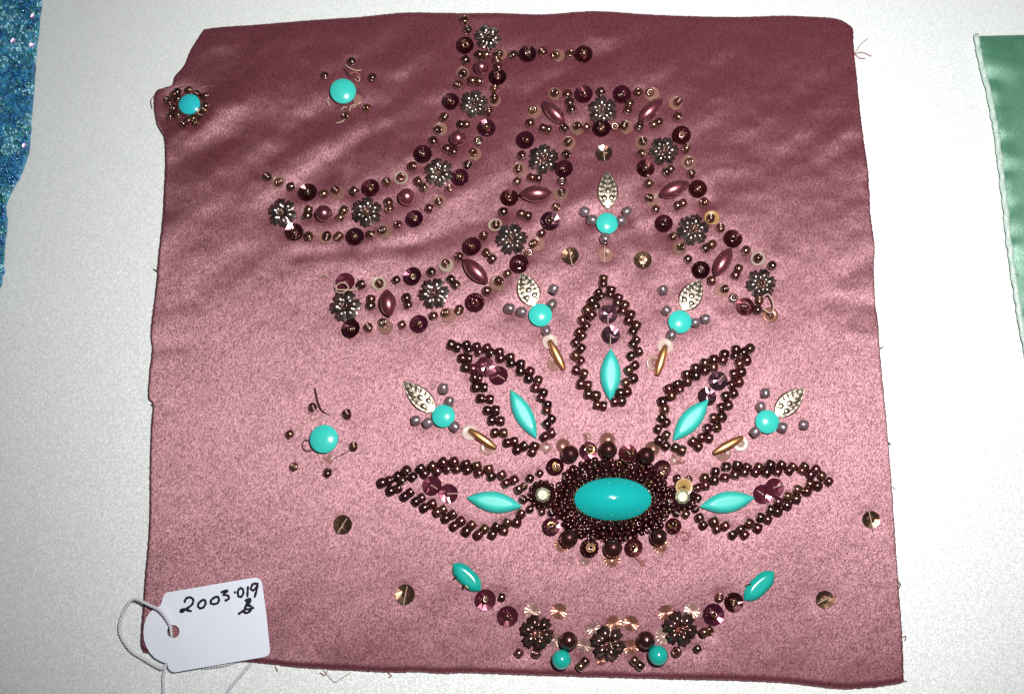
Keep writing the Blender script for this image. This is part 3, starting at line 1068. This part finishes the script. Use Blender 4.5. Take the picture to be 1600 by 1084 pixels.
# ---- single sequins
for (x, y, d, k, tx, ty, lab) in (
        (*R4(660, 640), 27, 'cup_olive', *R4(665, 700), 'smoky sequin under the arch top'),
        (*R6(1020, 640), 28, 'cup_olive', *R6(1035, 720), 'smoky sequin left of the topmost sprig'),
        (*R8(130, 460), 29, 'cup_olive', *R8(135, 520), 'smoky sequin right of the topmost sprig'),
        (*SQ(215, 237), 31, 'cup_olive', *SQ(165, 315), 'smoky sequin left of the lower left petal'),
        (*SQ(805, 890), 32, 'cup_olive', *SQ(785, 990), 'smoky sequin left of the lower festoon'),
        (*SQ2(437, 170), 28, 'cup_olive', *SQ2(450, 230), 'smoky sequin near the right edge'),
        (*SQ2(197, 590), 29, 'cup_olive', *SQ2(160, 610), 'smoky sequin right of the lower festoon')):
    m = motif('single_sequin', x, y, lab)
    put(k, 'cup_sequin', m, x, y, d / 2, dz=0.10, tilt=rnd.uniform(0.05, 0.2))
    thread(m, [(x + (x - tx) * 0.75, y + (y - ty) * 0.75, 6), (x, y, 3), (tx, ty, 6)], 0.85, name='stitch')
    dimple(x, y, 18, 0.00025)

# ---- flower centre
ctr = motif('flower_centre', *C5(725, 540), 'oval turquoise cabochon ringed by wine beads, brown pearls and sequins')
cx, cy = C5(725, 540)
KX = 4.9267
# raised dark pad under the bead rings
pd, pn = surf(cx, cy)
pv, pf = lathe([(0.001, 1.0), (0.6, 1.0), (0.85, 0.75), (1.0, 0.0)], 40)
link('felt_pad', mesh('felt_pad', pv, [q[::-1] for q in pf], M['pad']), ctr, pd, align(pn), (87 * 0.0002, 60 * 0.0002, 0.0016))
c = P(cx, cy, pd.z + 0.0016)
link('oval_cabochon', ME['cab'][0], ctr, c, align(pn), (58 * 0.0002, 31.8 * 0.0002, 31.8 * 0.0002 * 0.95))
for (x, y, r) in ((397, 192, 68), (690, 160, 70), (985, 205, 68), (388, 840, 70), (727, 915, 73), (1078, 830, 67)):
    X, Y = C5(x, y)
    put('pearl_dark', 'brown_pearl', ctr, X, Y, r / KX, dz=0.95)
for (x, y, r, gx_, gy_) in ((540, 165, 70, 4, -3), (845, 185, 72, 2, 1), (285, 285, 68, 5, 1), (1110, 305, 70, 6, 3), (253, 750, 70, 1, 0),
                            (550, 915, 72, 2, -1), (888, 910, 72, -3, 0), (1195, 745, 62, -1, -5)):
    X, Y = C5(x, y)
    put('cup', 'cup_sequin', ctr, X, Y, r / KX, dz=0.35, tilt=rnd.uniform(0.05, 0.2), mid=0.2)
    put('gold_glint', 'gold_reflection', ctr, X + gx_ * 0.5, Y + gy_ * 0.5, 7.8, dz=0.75, tilt=rnd.uniform(0.05, 0.35))  # added inner cup that imitates a gold reflection in the dark sequin
    put('bronze', 'bronze_bead', ctr, X + gx_ * 0.6, Y + gy_ * 0.6, 5.4, dz=2.1, tilt=rnd.uniform(0, 0.6))
for (x, y, r) in ((345, 130, 60), (685, 82, 62), (1032, 150, 62), (335, 890, 60), (720, 1000, 66), (1090, 897, 60)):
    X, Y = C5(x, y)
    put('scallop_brown', 'ridged_sequin', ctr, X, Y, r / KX, dz=0.08, tilt=rnd.uniform(0, 0.1))
flat(ctr, *C5(515, 1015), 7.5, None, 'tan')
for (x, y, yel) in ((187, 505, 0), (1265, 520, 1)):
    X, Y = C5(x, y)
    put('setting', 'rhinestone_setting', ctr, X, Y, 17, dz=0.25, mid=0.2, tilt=0.02)
    if yel:
        flat(ctr, X + 2, Y - 15, 13.5, None, 'amber', dz=0.75)
    put('stone', 'rhinestone', ctr, X, Y, 12.2, dz=0.72, mid=0.3, tilt=0.03)
for (x, y) in ((90, 378), (165, 340), (42, 440), (38, 540), (90, 615), (180, 637), (255, 645), (1225, 380), (1312, 385), (1382, 450), (1382, 530),
               (1362, 615), (1290, 655), (1215, 645)):
    bead1(ctr, *C5(x, y), r=6.4, kind='wine', name='wine_seed_bead')


def tiny_cloud(name, mat, spots, parent, seg=8, n=8):
    pr = bead_profile(hole=0.28, hh=0.75, n=n)
    base = WORLD[parent.name]
    V, Fc = [], []
    for (p, r, q) in spots:
        v, f = lathe(pr, seg, closed=True, off=len(V))
        for a in v:
            V.append(p - base + q @ (Vector(a) * r))
        Fc += f
    o = link(name, mesh(name, V, Fc, M[mat]), parent)
    o['kind'] = 'stuff'
    return o


sp_w, sp_b = [], []
for ring, (ax_, by_, rp, zz, br) in enumerate(((61.5, 34.5, 3.2, 1.9, True), (66.5, 39.5, 3.9, 2.3, False), (74, 46.5, 5.0, 2.4, False),
                                               (82, 54.5, 5.2, 2.0, False), (89.5, 62, 5.2, 1.0, False), (94, 66, 4.6, 0.5, False))):
    per = math.pi * (3 * (ax_ + by_) - math.sqrt((3 * ax_ + by_) * (ax_ + 3 * by_)))
    n = int(per / (rp * 1.9))
    for k in range(n):
        a = 2 * math.pi * (k + rnd.uniform(-0.25, 0.25)) / n
        x = cx + ax_ * math.cos(a) + rnd.uniform(-1, 1) * (0.3 + ring * 0.5)
        y = cy + by_ * math.sin(a) + rnd.uniform(-1, 1) * (0.3 + ring * 0.35)
        if ring == 5 and rnd.random() < 0.35:
            continue
        z = pd.z + zz * 0.001 + rnd.uniform(-0.0003, 0.0003)
        q = Quaternion((rnd.uniform(-1, 1), rnd.uniform(-1, 1), rnd.uniform(-0.5, 0.5)), rnd.uniform(0, 3))
        (sp_b if (br or rnd.random() < 0.15) else sp_w).append((P(x, y, z), rp * 0.0002 * rnd.uniform(0.85, 1.12), q))
for (x, y) in ((187, 505), (1265, 520)):
    X, Y = C5(x, y)
    for k in range(14):
        a = 2 * math.pi * k / 14 + 0.1
        q = Quaternion((rnd.uniform(-1, 1), rnd.uniform(-1, 1), 0.3), rnd.uniform(0, 3))
        (sp_w if k % 3 else sp_b).append((P(X + 19.5 * math.cos(a), Y + 19.5 * math.sin(a), pd.z + 0.0011), 4.2 * 0.0002, q))
tiny_cloud('tiny_wine_beads', 'wine_tiny', sp_w, ctr)
tiny_cloud('tiny_bronze_beads', 'bronze_tiny', sp_b, ctr)
# thread ends and dried glue round the centre
for pts in ([(500, 40), (530, 60), (520, 90), (560, 110)], [(1190, 190), (1220, 240), (1265, 260), (1285, 240)], [(880, 970), (930, 1010), (965, 1055)],
            [(1215, 830), (1250, 790), (1300, 800), (1310, 840), (1260, 855)], [(165, 135), (215, 100), (240, 150), (200, 185)], [(900, 990), (960, 1020), (940, 1050)]):
    thread(ctr, [(*C5(a, b), 2 + 2 * (i % 2)) for i, (a, b) in enumerate(pts)], 1.3, 'thread_pink', name='thread_end')


def blob(parent, px, py, r, seed, mat='glue', name='glue_residue'):
    rg = random.Random(seed)
    p, n = surf(px, py)
    v = [(0, 0, 0.35)]
    for k in range(11):
        a = 2 * math.pi * k / 11
        q = rg.uniform(0.6, 1.15)
        v.append((q * math.cos(a), q * math.sin(a), 0.02))
    f = [(0, 1 + k, 1 + (k + 1) % 11) for k in range(11)]
    return link(name, mesh(name, v, f, M[mat]), parent, p + Vector((0, 0, 0.00005)), align(n), r * 0.0002)


blob(ctr, *C5(1215, 240), 11, 1)
blob(ctr, *C5(210, 140), 10, 2)
blob(ctr, *C5(530, 60), 7, 3)

# ---- festoon below
fes = motif('bead_festoon', 955, 975, 'hanging swag of dark sequins and bronze flowers between two turquoise navettes')
put_long('marq_round', 'turquoise_navette', fes, *C7(96, 112), *C7(332, 335), 150 / 5.42, unit_w=0.44)
put_long('marq_round', 'turquoise_navette', fes, *C8(1185, 408), *C8(1443, 176), 150 / 5.33, unit_w=0.44)
for (x, y, r, q) in ((*C7(370, 415), 17, 2), (*C7(560, 555), 16.7, 2), (*C8(935, 530), 17.2, 1), (*C8(1105, 428), 15.6, 1)):
    cup(fes, x, y, r * 2, bead=True, kind='cup_wine' if q == 2 else 'cup')
for (x, y, r) in ((*C7(510, 392), 7), (*C7(655, 865), 7.4), (*C7(800, 870), 7.8), (*C8(980, 390), 7.6), (*C8(625, 842), 8.2), (*C8(800, 815), 7),
                  (*C8(850, 680), 7.5), (*C8(900, 665), 7)):
    bead1(fes, x, y, r=r)
pair(fes, *C7(1215, 935), *C7(1175, 980), r=8)
pair(fes, *C8(275, 915), *C8(320, 956), r=8)
for (x, y, r, k) in ((*C7(770, 510), 13, 'scallop'), (*C7(995, 510), 13.4, 'scallop_brown'), (*C7(965, 755), 12.4, 'scallop'), (*C7(1205, 800), 12, 'scallop'),
                     (*C7(1285, 660), 11.5, 'scallop'), (*C8(102, 605), 13, 'scallop_brown'), (*C8(245, 602), 13, 'scallop_brown'), (*C8(245, 800), 12.5, 'scallop_brown'),
                     (*C8(535, 515), 13, 'scallop_brown'), (*C8(752, 498), 12.5, 'scallop'), (*C8(515, 705), 13.2, 'scallop'), (*C7(1345, 930), 8, 'scallop_brown')):
    put(k, 'ridged_sequin', fes, x, y, r, dz=0.1, tilt=rnd.uniform(0.02, 0.2))
for (x, y, d) in ((*C7(812, 690), 57), (951, 1004, 58), (*C8(660, 645), 57)):
    put('flower_brown', 'metal_flower', fes, x, y, d / 2, dz=0.28, mid=0.3, tilt=rnd.uniform(0.05, 0.15))
    put('bronze', 'bronze_bead', fes, x + 3, y + 2, 5.6, dz=3.6, tilt=0.4)
    dimple(x, y, 26, 0.0003)
for (x, y, r) in ((*C7(1075, 760), 14.8), (*C8(370, 745), 14.8)):
    put('pearl_dark', 'brown_pearl', fes, x, y, r, dz=0.95)
for (x, y, r) in ((*C7(1015, 920), 15.2), (*C8(470, 870), 15.6)):
    put('turq_ball', 'turquoise_ball', fes, x, y, r, dz=0.9)
thread(fes, [(*C7(95, 245), 1), (*C7(120, 225), 5), (*C7(150, 215), 8)], 1.3, 'brass', name='prong')
thread(fes, [(*C7(180, 330), 1), (*C7(190, 290), 6), (*C7(230, 320), 7)], 1.3, 'brass', name='prong')
thread(fes, [(*C8(1200, 295), 1), (*C8(1240, 280), 6), (*C8(1270, 300), 8)], 1.3, 'brass', name='prong')


# ---- three small turquoise flowers
def tflower(lab, x, y, r, kind, beads, br=6.5):
    m = motif('turquoise_flower', x, y, lab)
    put(kind, 'turquoise_stone', m, x, y, r, dz=0.12, mid=0.25, tilt=0.03)
    dimple(x, y, 26, 0.0004)
    for (a, b) in beads:
        bead1(m, a, b, r=br)
    return m


ta = tflower('small round turquoise stone ringed by dark beads at the left edge', *FA(512, 645), 16.6, 'turq_blue',
             [FA(*q) for q in ((365, 492), (505, 468), (605, 520), (703, 545), (705, 665), (645, 775), (595, 862), (440, 885), (275, 790), (268, 622), (325, 700),
                               (372, 572), (500, 835), (372, 768), (695, 715), (250, 590), (330, 520), (560, 810))], 5.8)
flat(ta, *FA(512, 645), 20, None, 'brown', name='backing_disc')
tb = tflower('turquoise stone with five loose beads and thread ends near the top', *FB(505, 568), 19.8, 'turq',
             [FB(*q) for q in ((630, 148), (250, 345), (920, 372), (845, 800), (550, 918))], 6.3)
for pts, mt in (([(520, 250), (570, 310), (620, 390)], 'thread_dark'), ([(540, 195), (600, 240), (690, 275), (760, 270)], 'thread'), ([(700, 350), (740, 400), (715, 430), (670, 390)], 'thread'),
                ([(595, 850), (620, 780), (670, 755), (690, 770), (640, 800)], 'thread'), ([(400, 1015), (470, 1005), (545, 955)], 'thread'), ([(300, 660), (290, 720), (320, 780)], 'thread'),
                ([(480, 830), (520, 790), (560, 800)], 'thread'), ([(600, 330), (660, 300), (720, 320), (750, 380)], 'thread_pink')):
    thread(tb, [(*FB(a, b), 2 + 3 * math.sin(i * 1.3 + 0.4)) for i, (a, b) in enumerate(pts)], 1.0, mt, name='thread_end')
blob(tb, *FB(700, 690), 9, 5)
tc_ = tflower('turquoise stone with six loose beads in the plain left half', *FC(552, 610), 22, 'turq',
              [FC(*q) for q in ((437, 290), (780, 362), (210, 560), (845, 685), (252, 885), (587, 945))], 7.2)
thread(tc_, [(*FC(462, 105), 6), (*FC(480, 190), 9), (*FC(515, 300), 6), (*FC(560, 350), 2), (*FC(610, 372), 1)], 1.0, 'thread_dark', name='thread_end')
thread(tc_, [(*FC(280, 520), 2), (*FC(360, 460), 2), (*FC(480, 400), 3), (*FC(600, 370), 1)], 0.8, 'thread', name='thread_end')
thread(tc_, [(*FC(400, 620), 3), (*FC(350, 630), 3), (*FC(335, 690), 3), (*FC(380, 730), 2), (*FC(440, 710), 2)], 0.9, 'thread_dark', name='thread_end')
thread(tc_, [(*FC(640, 800), 1), (*FC(720, 770), 2), (*FC(800, 730), 1)], 0.6, 'thread_dark', name='thread_end')
blob(tc_, *FC(610, 805), 8.5, 8)

# ---------------------------------------------------------------- the satin itself
top_e = [(318, 43), (345, 40), (400, 36), (450, 32), (500, 28), (560, 24), (620, 18), (650, 17), (720, 18), (780, 18), (850, 20), (900, 16), (940, 15), (1000, 19),
         (1060, 22), (1150, 24), (1220, 22), (1280, 24), (1305, 26), (1320, 31), (1334, 42)]
bot_e = [(222, 1020), (260, 1024), (320, 1030), (370, 1034), (420, 1038), (450, 1042), (500, 1046), (560, 1049), (600, 1051), (650, 1051), (690, 1053), (730, 1052),
         (780, 1054), (840, 1056), (900, 1058), (970, 1060), (1050, 1062), (1140, 1064), (1230, 1068), (1310, 1077), (1360, 1075), (1400, 1070), (1414, 1066)]
left_e = [(318, 43), (306, 62), (295, 80), (287, 100), (272, 118), (267, 132), (252, 138), (242, 142), (239, 160), (243, 190), (250, 205), (255, 215), (257, 240), (256, 280),
          (252, 350), (246, 400), (243, 440), (238, 480), (234, 520), (236, 545), (232, 580), (230, 620), (237, 632), (235, 660), (233, 720), (232, 800), (229, 860), (225, 900),
          (222, 946), (218, 1000), (222, 1020)]
right_e = [(1334, 42), (1336, 80), (1341, 130), (1346, 180), (1352, 225), (1357, 260), (1360, 300), (1362, 340), (1368, 380), (1367, 420), (1369, 470), (1373, 500), (1376, 545),
           (1381, 600), (1386, 650), (1390, 700), (1395, 760), (1399, 820), (1403, 880), (1406, 920), (1410, 970), (1412, 1010), (1413, 1040), (1414, 1066)]


def resample(pts, n, jit=0.0, seed=0):
    w3 = to_world(pts, BASE)
    sp = np.array([list(q) for q in spline([Vector(p) for p in w3], 6)])
    d = np.r_[0, np.cumsum(np.linalg.norm(np.diff(sp, axis=0), axis=1))]
    s = np.linspace(0, d[-1], n)
    o = np.stack([np.interp(s, d, sp[:, k]) for k in range(3)], 1)[:, :2]
    if jit:
        rs = np.random.RandomState(seed)
        j = rs.uniform(-jit, jit, (n, 2)); j[0] = j[-1] = 0
        o = o + j
    return o


NU, NV = 380, 340
Tt, Bb = resample(top_e, NU, 0.00008, 1), resample(bot_e, NU, 0.00012, 2)
Ll, Rr = resample(left_e, NV, 0.00010, 3), resample(right_e, NV, 0.00012, 4)
uu = np.linspace(0, 1, NU)[None, :, None]; vv = np.linspace(0, 1, NV)[:, None, None]
XY = (1 - vv) * Tt[None] + vv * Bb[None] + (1 - uu) * Ll[:, None] + uu * Rr[:, None] \
    - ((1 - uu) * (1 - vv) * Tt[0] + uu * (1 - vv) * Tt[-1] + (1 - uu) * vv * Bb[0] + uu * vv * Bb[-1])
X2, Y2 = XY[..., 0], XY[..., 1]
Z2 = relief(X2, Y2)
# turned edges roll down to the table
W_, H_ = 0.23, 0.205
U_ = np.linspace(0, 1, NU)[None, :] * W_ + 0 * Z2; V_ = np.linspace(0, 1, NV)[:, None] * H_ + 0 * Z2


def roll(e, wid):
    t = np.clip(e / wid, 0, 1)
    return np.sqrt(np.clip(1 - (1 - t) ** 2, 0, 1))


edge = roll(V_, 0.0026) * roll(H_ - V_, 0.0020) * (0.35 + 0.65 * roll(U_, 0.0012)) * (0.35 + 0.65 * roll(W_ - U_, 0.0012))
Z2 = 0.00012 + (Z2 - 0.00012) * edge
base = WORLD[SAMPLE.name]
V3 = np.stack([X2.ravel() - base.x, Y2.ravel() - base.y, Z2.ravel() - base.z], 1)
fc = grid_faces(NV, NU)
# skirt down to the cover so that the cut edge has thickness
ring = [j for j in range(NU)] + [i * NU + NU - 1 for i in range(1, NV)] + [(NV - 1) * NU + j for j in range(NU - 2, -1, -1)] + [i * NU for i in range(NV - 2, 0, -1)]
sk = V3[ring].copy(); sk[:, 2] = -0.0004 - base.z
n0 = len(V3)
V3 = np.vstack([V3, sk])
mm = len(ring)
fc = [q[::-1] for q in fc] + [(ring[k], ring[(k + 1) % mm], n0 + (k + 1) % mm, n0 + k) for k in range(mm)]
me = mesh('satin_cloth', V3, fc, M['pink'])
sheet_uv(me, V3[:, 0], V3[:, 1])
cloth = link('satin_cloth', me, SAMPLE)

# frayed threads at the cut edges
for pts, mt, r in (([(1335, 85), (1345, 70), (1356, 60)], 'thread_pink', 0.5), ([(1335, 85), (1347, 82), (1362, 88)], 'thread_pink', 0.5), ([(1334, 82), (1342, 90), (1352, 92)], 'thread_pink', 0.5),
                   ([(1401, 905), (1407, 912), (1404, 920)], 'thread_dark', 0.6), ([(1408, 995), (1416, 993), (1414, 1000)], 'thread_pink', 0.6), ([(1411, 1062), (1418, 1064)], 'thread_pink', 0.6),
                   ([(505, 1046), (516, 1058), (524, 1065), (535, 1058), (548, 1050)], 'thread_pink', 0.35), ([(512, 1046), (508, 1054), (500, 1050)], 'thread_pink', 0.5),
                   ([(605, 1049), (612, 1055), (607, 1058)], 'thread_pink', 0.5), ([(240, 420), (246, 424)], 'thread_dark', 0.7), ([(236, 632), (242, 634)], 'thread_dark', 0.9),
                   ([(1373, 545), (1380, 542)], 'thread_dark', 0.8), ([(1386, 690), (1392, 694)], 'thread_dark', 0.8), ([(240, 150), (236, 158), (238, 170)], 'thread_pink', 0.6),
                   ([(270, 136), (262, 150), (268, 160)], 'thread_pink', 0.7), ([(1395, 760), (1400, 764)], 'thread_pink', 0.5), ([(430, 1040), (434, 1048)], 'thread_pink', 0.5)):
    w3 = [P(x, y, 0.0006 + 0.0004 * (i % 2)) for i, (x, y) in enumerate(pts)]
    v, f = tube_data([s - base for s in spline(w3, 5)], r * 0.0002, 5)
    link('frayed_thread', mesh('frayed_thread', v, f, M[mt]), SAMPLE)

# ---------------------------------------------------------------- paper tag on its string
TAG = empty('paper_tag', P(330, 975, 0.0), label='white paper tag reading 2003-019 B on a twisted string at the lower left', category='tag')
TZ = 0.0024


def tagz(px, py):
    return TZ - 0.0006 * max(0, (py - 1010) / 60) - 0.0004 * max(0, (300 - px) / 80)


def T3(x, y, dz=0.0):
    px, py = TG(x, y)
    return P(px, py, tagz(px, py) + dz)


out_ = [(480, 240), (500, 236), (700, 203), (900, 168), (1100, 134), (1215, 115), (1243, 120), (1262, 138), (1275, 165), (1295, 310), (1315, 470), (1330, 620), (1340, 715), (1338, 738),
        (1322, 760), (1290, 775), (1150, 798), (1000, 823), (850, 849), (700, 875), (550, 901), (520, 893), (497, 868), (490, 840), (487, 826), (470, 824), (430, 808), (385, 782),
        (345, 740), (315, 690), (296, 635), (290, 570), (296, 505), (315, 445), (345, 402), (375, 378), (410, 362), (432, 345), (440, 320), (450, 285), (462, 258)]
bm = bmesh.new()
tb_ = WORLD[TAG.name]
top_v = [bm.verts.new(T3(x, y) - tb_) for x, y in out_]
hole_v = [bm.verts.new(T3(537 + 52 * math.cos(2 * math.pi * k / 24), 563 + 54 * math.sin(2 * math.pi * k / 24)) - tb_) for k in range(24)]
ed = [bm.edges.new((a[k], a[(k + 1) % len(a)])) for a in (top_v, hole_v) for k in range(len(a))]
bmesh.ops.triangle_fill(bm, use_beauty=True, use_dissolve=False, edges=ed)
bmesh.ops.recalc_face_normals(bm, faces=bm.faces)
if sum(f.normal.z for f in bm.faces) < 0:
    bmesh.ops.reverse_faces(bm, faces=bm.faces)
ex = bmesh.ops.extrude_face_region(bm, geom=list(bm.faces))
for v in [g for g in ex['geom'] if isinstance(g, bmesh.types.BMVert)]:
    v.co.z += 0.00028
me = bpy.data.meshes.new('card')
bmesh.ops.recalc_face_normals(bm, faces=bm.faces)
bm.to_mesh(me); bm.free()
me.materials.append(M['card'])
link('card', me, TAG)
INK = [('digit', [[(628, 325), (640, 292), (672, 280), (700, 298), (692, 338), (645, 375), (604, 402), (597, 388), (622, 378), (655, 388), (688, 395)]]),
       ('digit', [[(778, 302), (752, 322), (740, 348), (758, 370), (788, 360), (804, 326), (794, 302), (774, 302)]]),
       ('digit', [[(882, 278), (853, 300), (846, 326), (872, 336), (905, 325), (915, 296), (902, 275), (876, 280)]]),
       ('digit', [[(928, 240), (985, 222), (960, 250), (952, 258), (992, 268), (994, 292), (962, 310)]]),
       ('dash', [[(1038, 240), (1046, 239), (1056, 241)]]),
       ('digit', [[(1090, 203), (1072, 228), (1076, 268), (1100, 274), (1118, 240), (1108, 208), (1086, 203)]]),
       ('digit', [[(1156, 186), (1153, 232), (1150, 278)]]),
       ('digit', [[(1232, 168), (1200, 168), (1180, 205), (1198, 222), (1226, 195), (1236, 158), (1228, 215), (1210, 282)]]),
       ('letter', [[(1160, 298), (1140, 345), (1120, 402)], [(1128, 312), (1165, 292), (1176, 305), (1160, 335), (1138, 348), (1178, 352), (1184, 380), (1150, 408), (1122, 402), (1135, 380), (1170, 378), (1206, 362)],
                   [(1074, 421), (1100, 402), (1132, 382)]])]
for nm, strokes in INK:
    V, Fc = [], []
    for st in strokes:
        sp = spline([T3(x, y, 0.00030) - tb_ for x, y in st], 6)
        v, f = tube_data(sp, [0.00036 * (0.85 + 0.3 * math.sin(i * 0.6) ** 2) for i in range(len(sp))], 8, flat=0.12, off=len(V))
        V += v; Fc += f
    link('handwritten_' + nm, mesh('ink_' + nm, V, Fc, M['ink']), TAG)


def cord(pts, rad=0.00026, turns_per_m=560):
    sp = spline(pts, 26)
    V, Fc = [], []
    ln = [0]
    for i in range(1, len(sp)):
        ln.append(ln[-1] + (sp[i] - sp[i - 1]).length)
    for ph in (0, math.pi):
        q = []
        for i, p in enumerate(sp):
            d = (sp[min(i + 1, len(sp) - 1)] - sp[max(i - 1, 0)]).normalized()
            s = d.cross(Vector((0, 0, 1)))
            s = s.normalized() if s.length > 0.05 else Vector((1, 0, 0))
            u = s.cross(d)
            a = ln[i] * turns_per_m * 2 * math.pi + ph
            q.append(p + (s * math.cos(a) + u * math.sin(a)) * rad * 0.95 - tb_)
        v, f = tube_data(q, rad, 6, off=len(V))
        V += v; Fc += f
    return link('string', mesh('string', V, Fc, M['cord']), TAG)


cord([T3(525, 612, -0.0008), T3(520, 575, 0.0004), T3(506, 505, 0.0014), T3(432, 398, 0.0020), T3(335, 345, 0.0018), P(*TG(215, 295), 0.0028), P(*TG(150, 355), 0.0016), P(*TG(97, 480), 0.0010),
      P(*TG(97, 590), 0.0009), P(*TG(180, 720), 0.0010), P(*TG(300, 800), 0.0010), P(*TG(400, 858), 0.0012), P(*TG(450, 872), 0.0016), P(*TG(474, 838), 0.0014), P(*TG(500, 800), 0.0008)])
cord([P(*TG(470, 850), 0.0007), P(*TG(460, 900), 0.0008), P(*TG(452, 960), 0.0008), P(*TG(455, 1040), 0.0008), P(*TG(450, 1140), 0.0008)])
cord([P(*TG(780, 868), 0.0004), P(*TG(850, 858), 0.0008), P(*TG(920, 848), 0.0009), P(*TG(990, 836), 0.0007), P(*TG(1060, 815), 0.0004)])
cord([P(*TG(1180, 830), 0.0004), P(*TG(1155, 860), 0.0008), P(*TG(1100, 925), 0.0008), P(*TG(1040, 990), 0.0008), P(*TG(985, 1070), 0.0008), P(*TG(950, 1160), 0.0008)])

# ---------------------------------------------------------------- blue beaded fabric at the left
BLUE = empty('blue_beaded_fabric', P(-10, 180, 0), label='blue and teal beaded fabric at the upper left corner', category='fabric sample')
bb_ = WORLD[BLUE.name]
b_edge = [(70, -60), (64, 0), (60, 35), (55, 80), (52, 130), (48, 180), (45, 225), (38, 255), (28, 280), (16, 300), (8, 320), (10, 350), (5, 390), (3, 430), (-8, 460), (-40, 490)]
n_b = 60
eb = resample(b_edge, n_b, 0.0002, 9)
V, Fc = [], []
ncol = 40
for i in range(n_b):
    for j in range(ncol):
        s = j / (ncol - 1)
        x = eb[i][0] - s * 0.030 if True else 0
        y = eb[i][1]
        z = 0.0006 + 0.0008 * float(n2(np.array(x / 0.004), np.array(y / 0.004))) + (0.0004 if j else -0.0005)
        V.append((x - bb_.x, y - bb_.y, max(z, 0.0002) - bb_.z))
Fc = [q[::-1] for q in grid_faces(n_b, ncol)]
link('fabric', mesh('fabric', V, Fc, M['blue_cloth']), BLUE)
clouds = {'blue1': [], 'blue2': [], 'blue3': []}
for k in range(5200):
    i = rnd.randrange(n_b - 1)
    s = rnd.random() ** 1.1
    x = eb[i][0] - s * 0.030 + rnd.uniform(-0.0003, 0.0004)
    y = eb[i][1] + rnd.uniform(-0.0008, 0.0008)
    g = float(n3(np.array(x / 0.006 + 2), np.array(y / 0.005 + 4))) + rnd.uniform(-0.35, 0.35)
    mt = 'blue1' if g < -0.08 else ('blue2' if g < 0.1 else 'blue3')
    a = 2.2 * float(n1(np.array(x / 0.012), np.array(y / 0.012))) * 3
    q = Vector((0, 0, 1)).rotation_difference(Vector((math.cos(a), math.sin(a), rnd.uniform(-0.4, 0.4))))
    clouds[mt].append((Vector((x, y, 0.0011 + rnd.uniform(0, 0.0006))), rnd.uniform(0.00028, 0.00062), q))
for mt, nm in (('blue1', 'blue_beads'), ('blue2', 'teal_beads'), ('blue3', 'aqua_beads')):
    tiny_cloud(nm, mt, clouds[mt], BLUE, 6, 6)
SEQ_IRID = cup_mesh('foil_sequin_mesh', 'irid', 10, 0.15, 3)
for (x, y) in ((51, 26), (50, 71), (21, 64), (38, 228)):
    c = P(x, y, 0.0021)
    link('foil_sequin', SEQ_IRID,
         BLUE, c, align(Vector((0.30 + rnd.uniform(-0.08, 0.08), -0.20 + rnd.uniform(-0.1, 0.1), 1)).normalized(), rnd.uniform(0, 6)), (0.0009, 0.0006, 0.0008))

# ---------------------------------------------------------------- green satin piece at the right
GRN = empty('green_satin_piece', P(1600, 250, 0), label='green satin piece with pale stitched hem at the right edge', category='fabric sample')
gb_ = WORLD[GRN.name]
g_edge = [(1523, 53), (1527, 80), (1534, 110), (1543, 145), (1550, 180), (1556, 215), (1560, 250), (1564, 285), (1569, 325), (1573, 365), (1578, 405), (1584, 445), (1590, 485), (1597, 525), (1606, 570), (1620, 640)]
ng, nc = 120, 40
ge = resample(g_edge, ng, 0.00012, 12)
V = []
for i in range(ng):
    for j in range(nc):
        s = (j / (nc - 1)) ** 1.3
        x = ge[i][0] + 0.0012 + s * 0.045
        y = ge[i][1] + s * 0.0012
        puck = math.exp(-s * 14)
        z = 0.0012 + 0.0010 * float(n2(np.array(x / 0.010 + 4), np.array(y / 0.012 + 8))) + 0.0012 * puck * float(n1(np.array(x / 0.010), np.array(y / 0.0045 + 3))) \
            + 0.0005 * float(n3(np.array(x / 0.006), np.array(y / 0.007)))
        z -= 0.0007 * math.exp(-(s * 0.045 / 0.0011) ** 2)
        if i == 0:
            z = -0.0003
        elif i == 1:
            z *= 0.6
        V.append((x - gb_.x, y - gb_.y, max(z, 0.0003 if i else -0.0003) - gb_.z))
me = mesh('satin_panel', V, [q for q in grid_faces(ng, nc)], M['green'])
me.flip_normals()
if me.polygons[500].normal.z < 0:
    me.flip_normals()
sheet_uv(me, [v[0] for v in V], [v[1] for v in V])
link('satin_panel', me, GRN)
pts = [Vector((ge[i][0] + 0.0007, ge[i][1], 0.0009 + 0.0002 * math.sin(i * 1.1))) - gb_ for i in range(ng)]
v, f = tube_data(pts, [0.0009 * (0.85 + 0.25 * abs(math.sin(i * 0.55 + 1.5 * math.sin(i * 0.21)))) for i in range(ng)], 10, flat=0.7)
link('rolled_hem', mesh('rolled_hem', v, f, M['green_hem']), GRN)
for i in range(6, ng - 4, 9):
    p = Vector((ge[i][0], ge[i][1], 0.0012)) - gb_
    v, f = tube_data(spline([p + Vector((-0.0003, 0.0002, -0.0004)), p + Vector((0.0006, 0, 0.0006)), p + Vector((0.0018, -0.0003, 0.0002))], 4), 0.00013, 5)
    link('hem_stitch', mesh('hem_stitch', v, f, M['green_hem']), GRN)
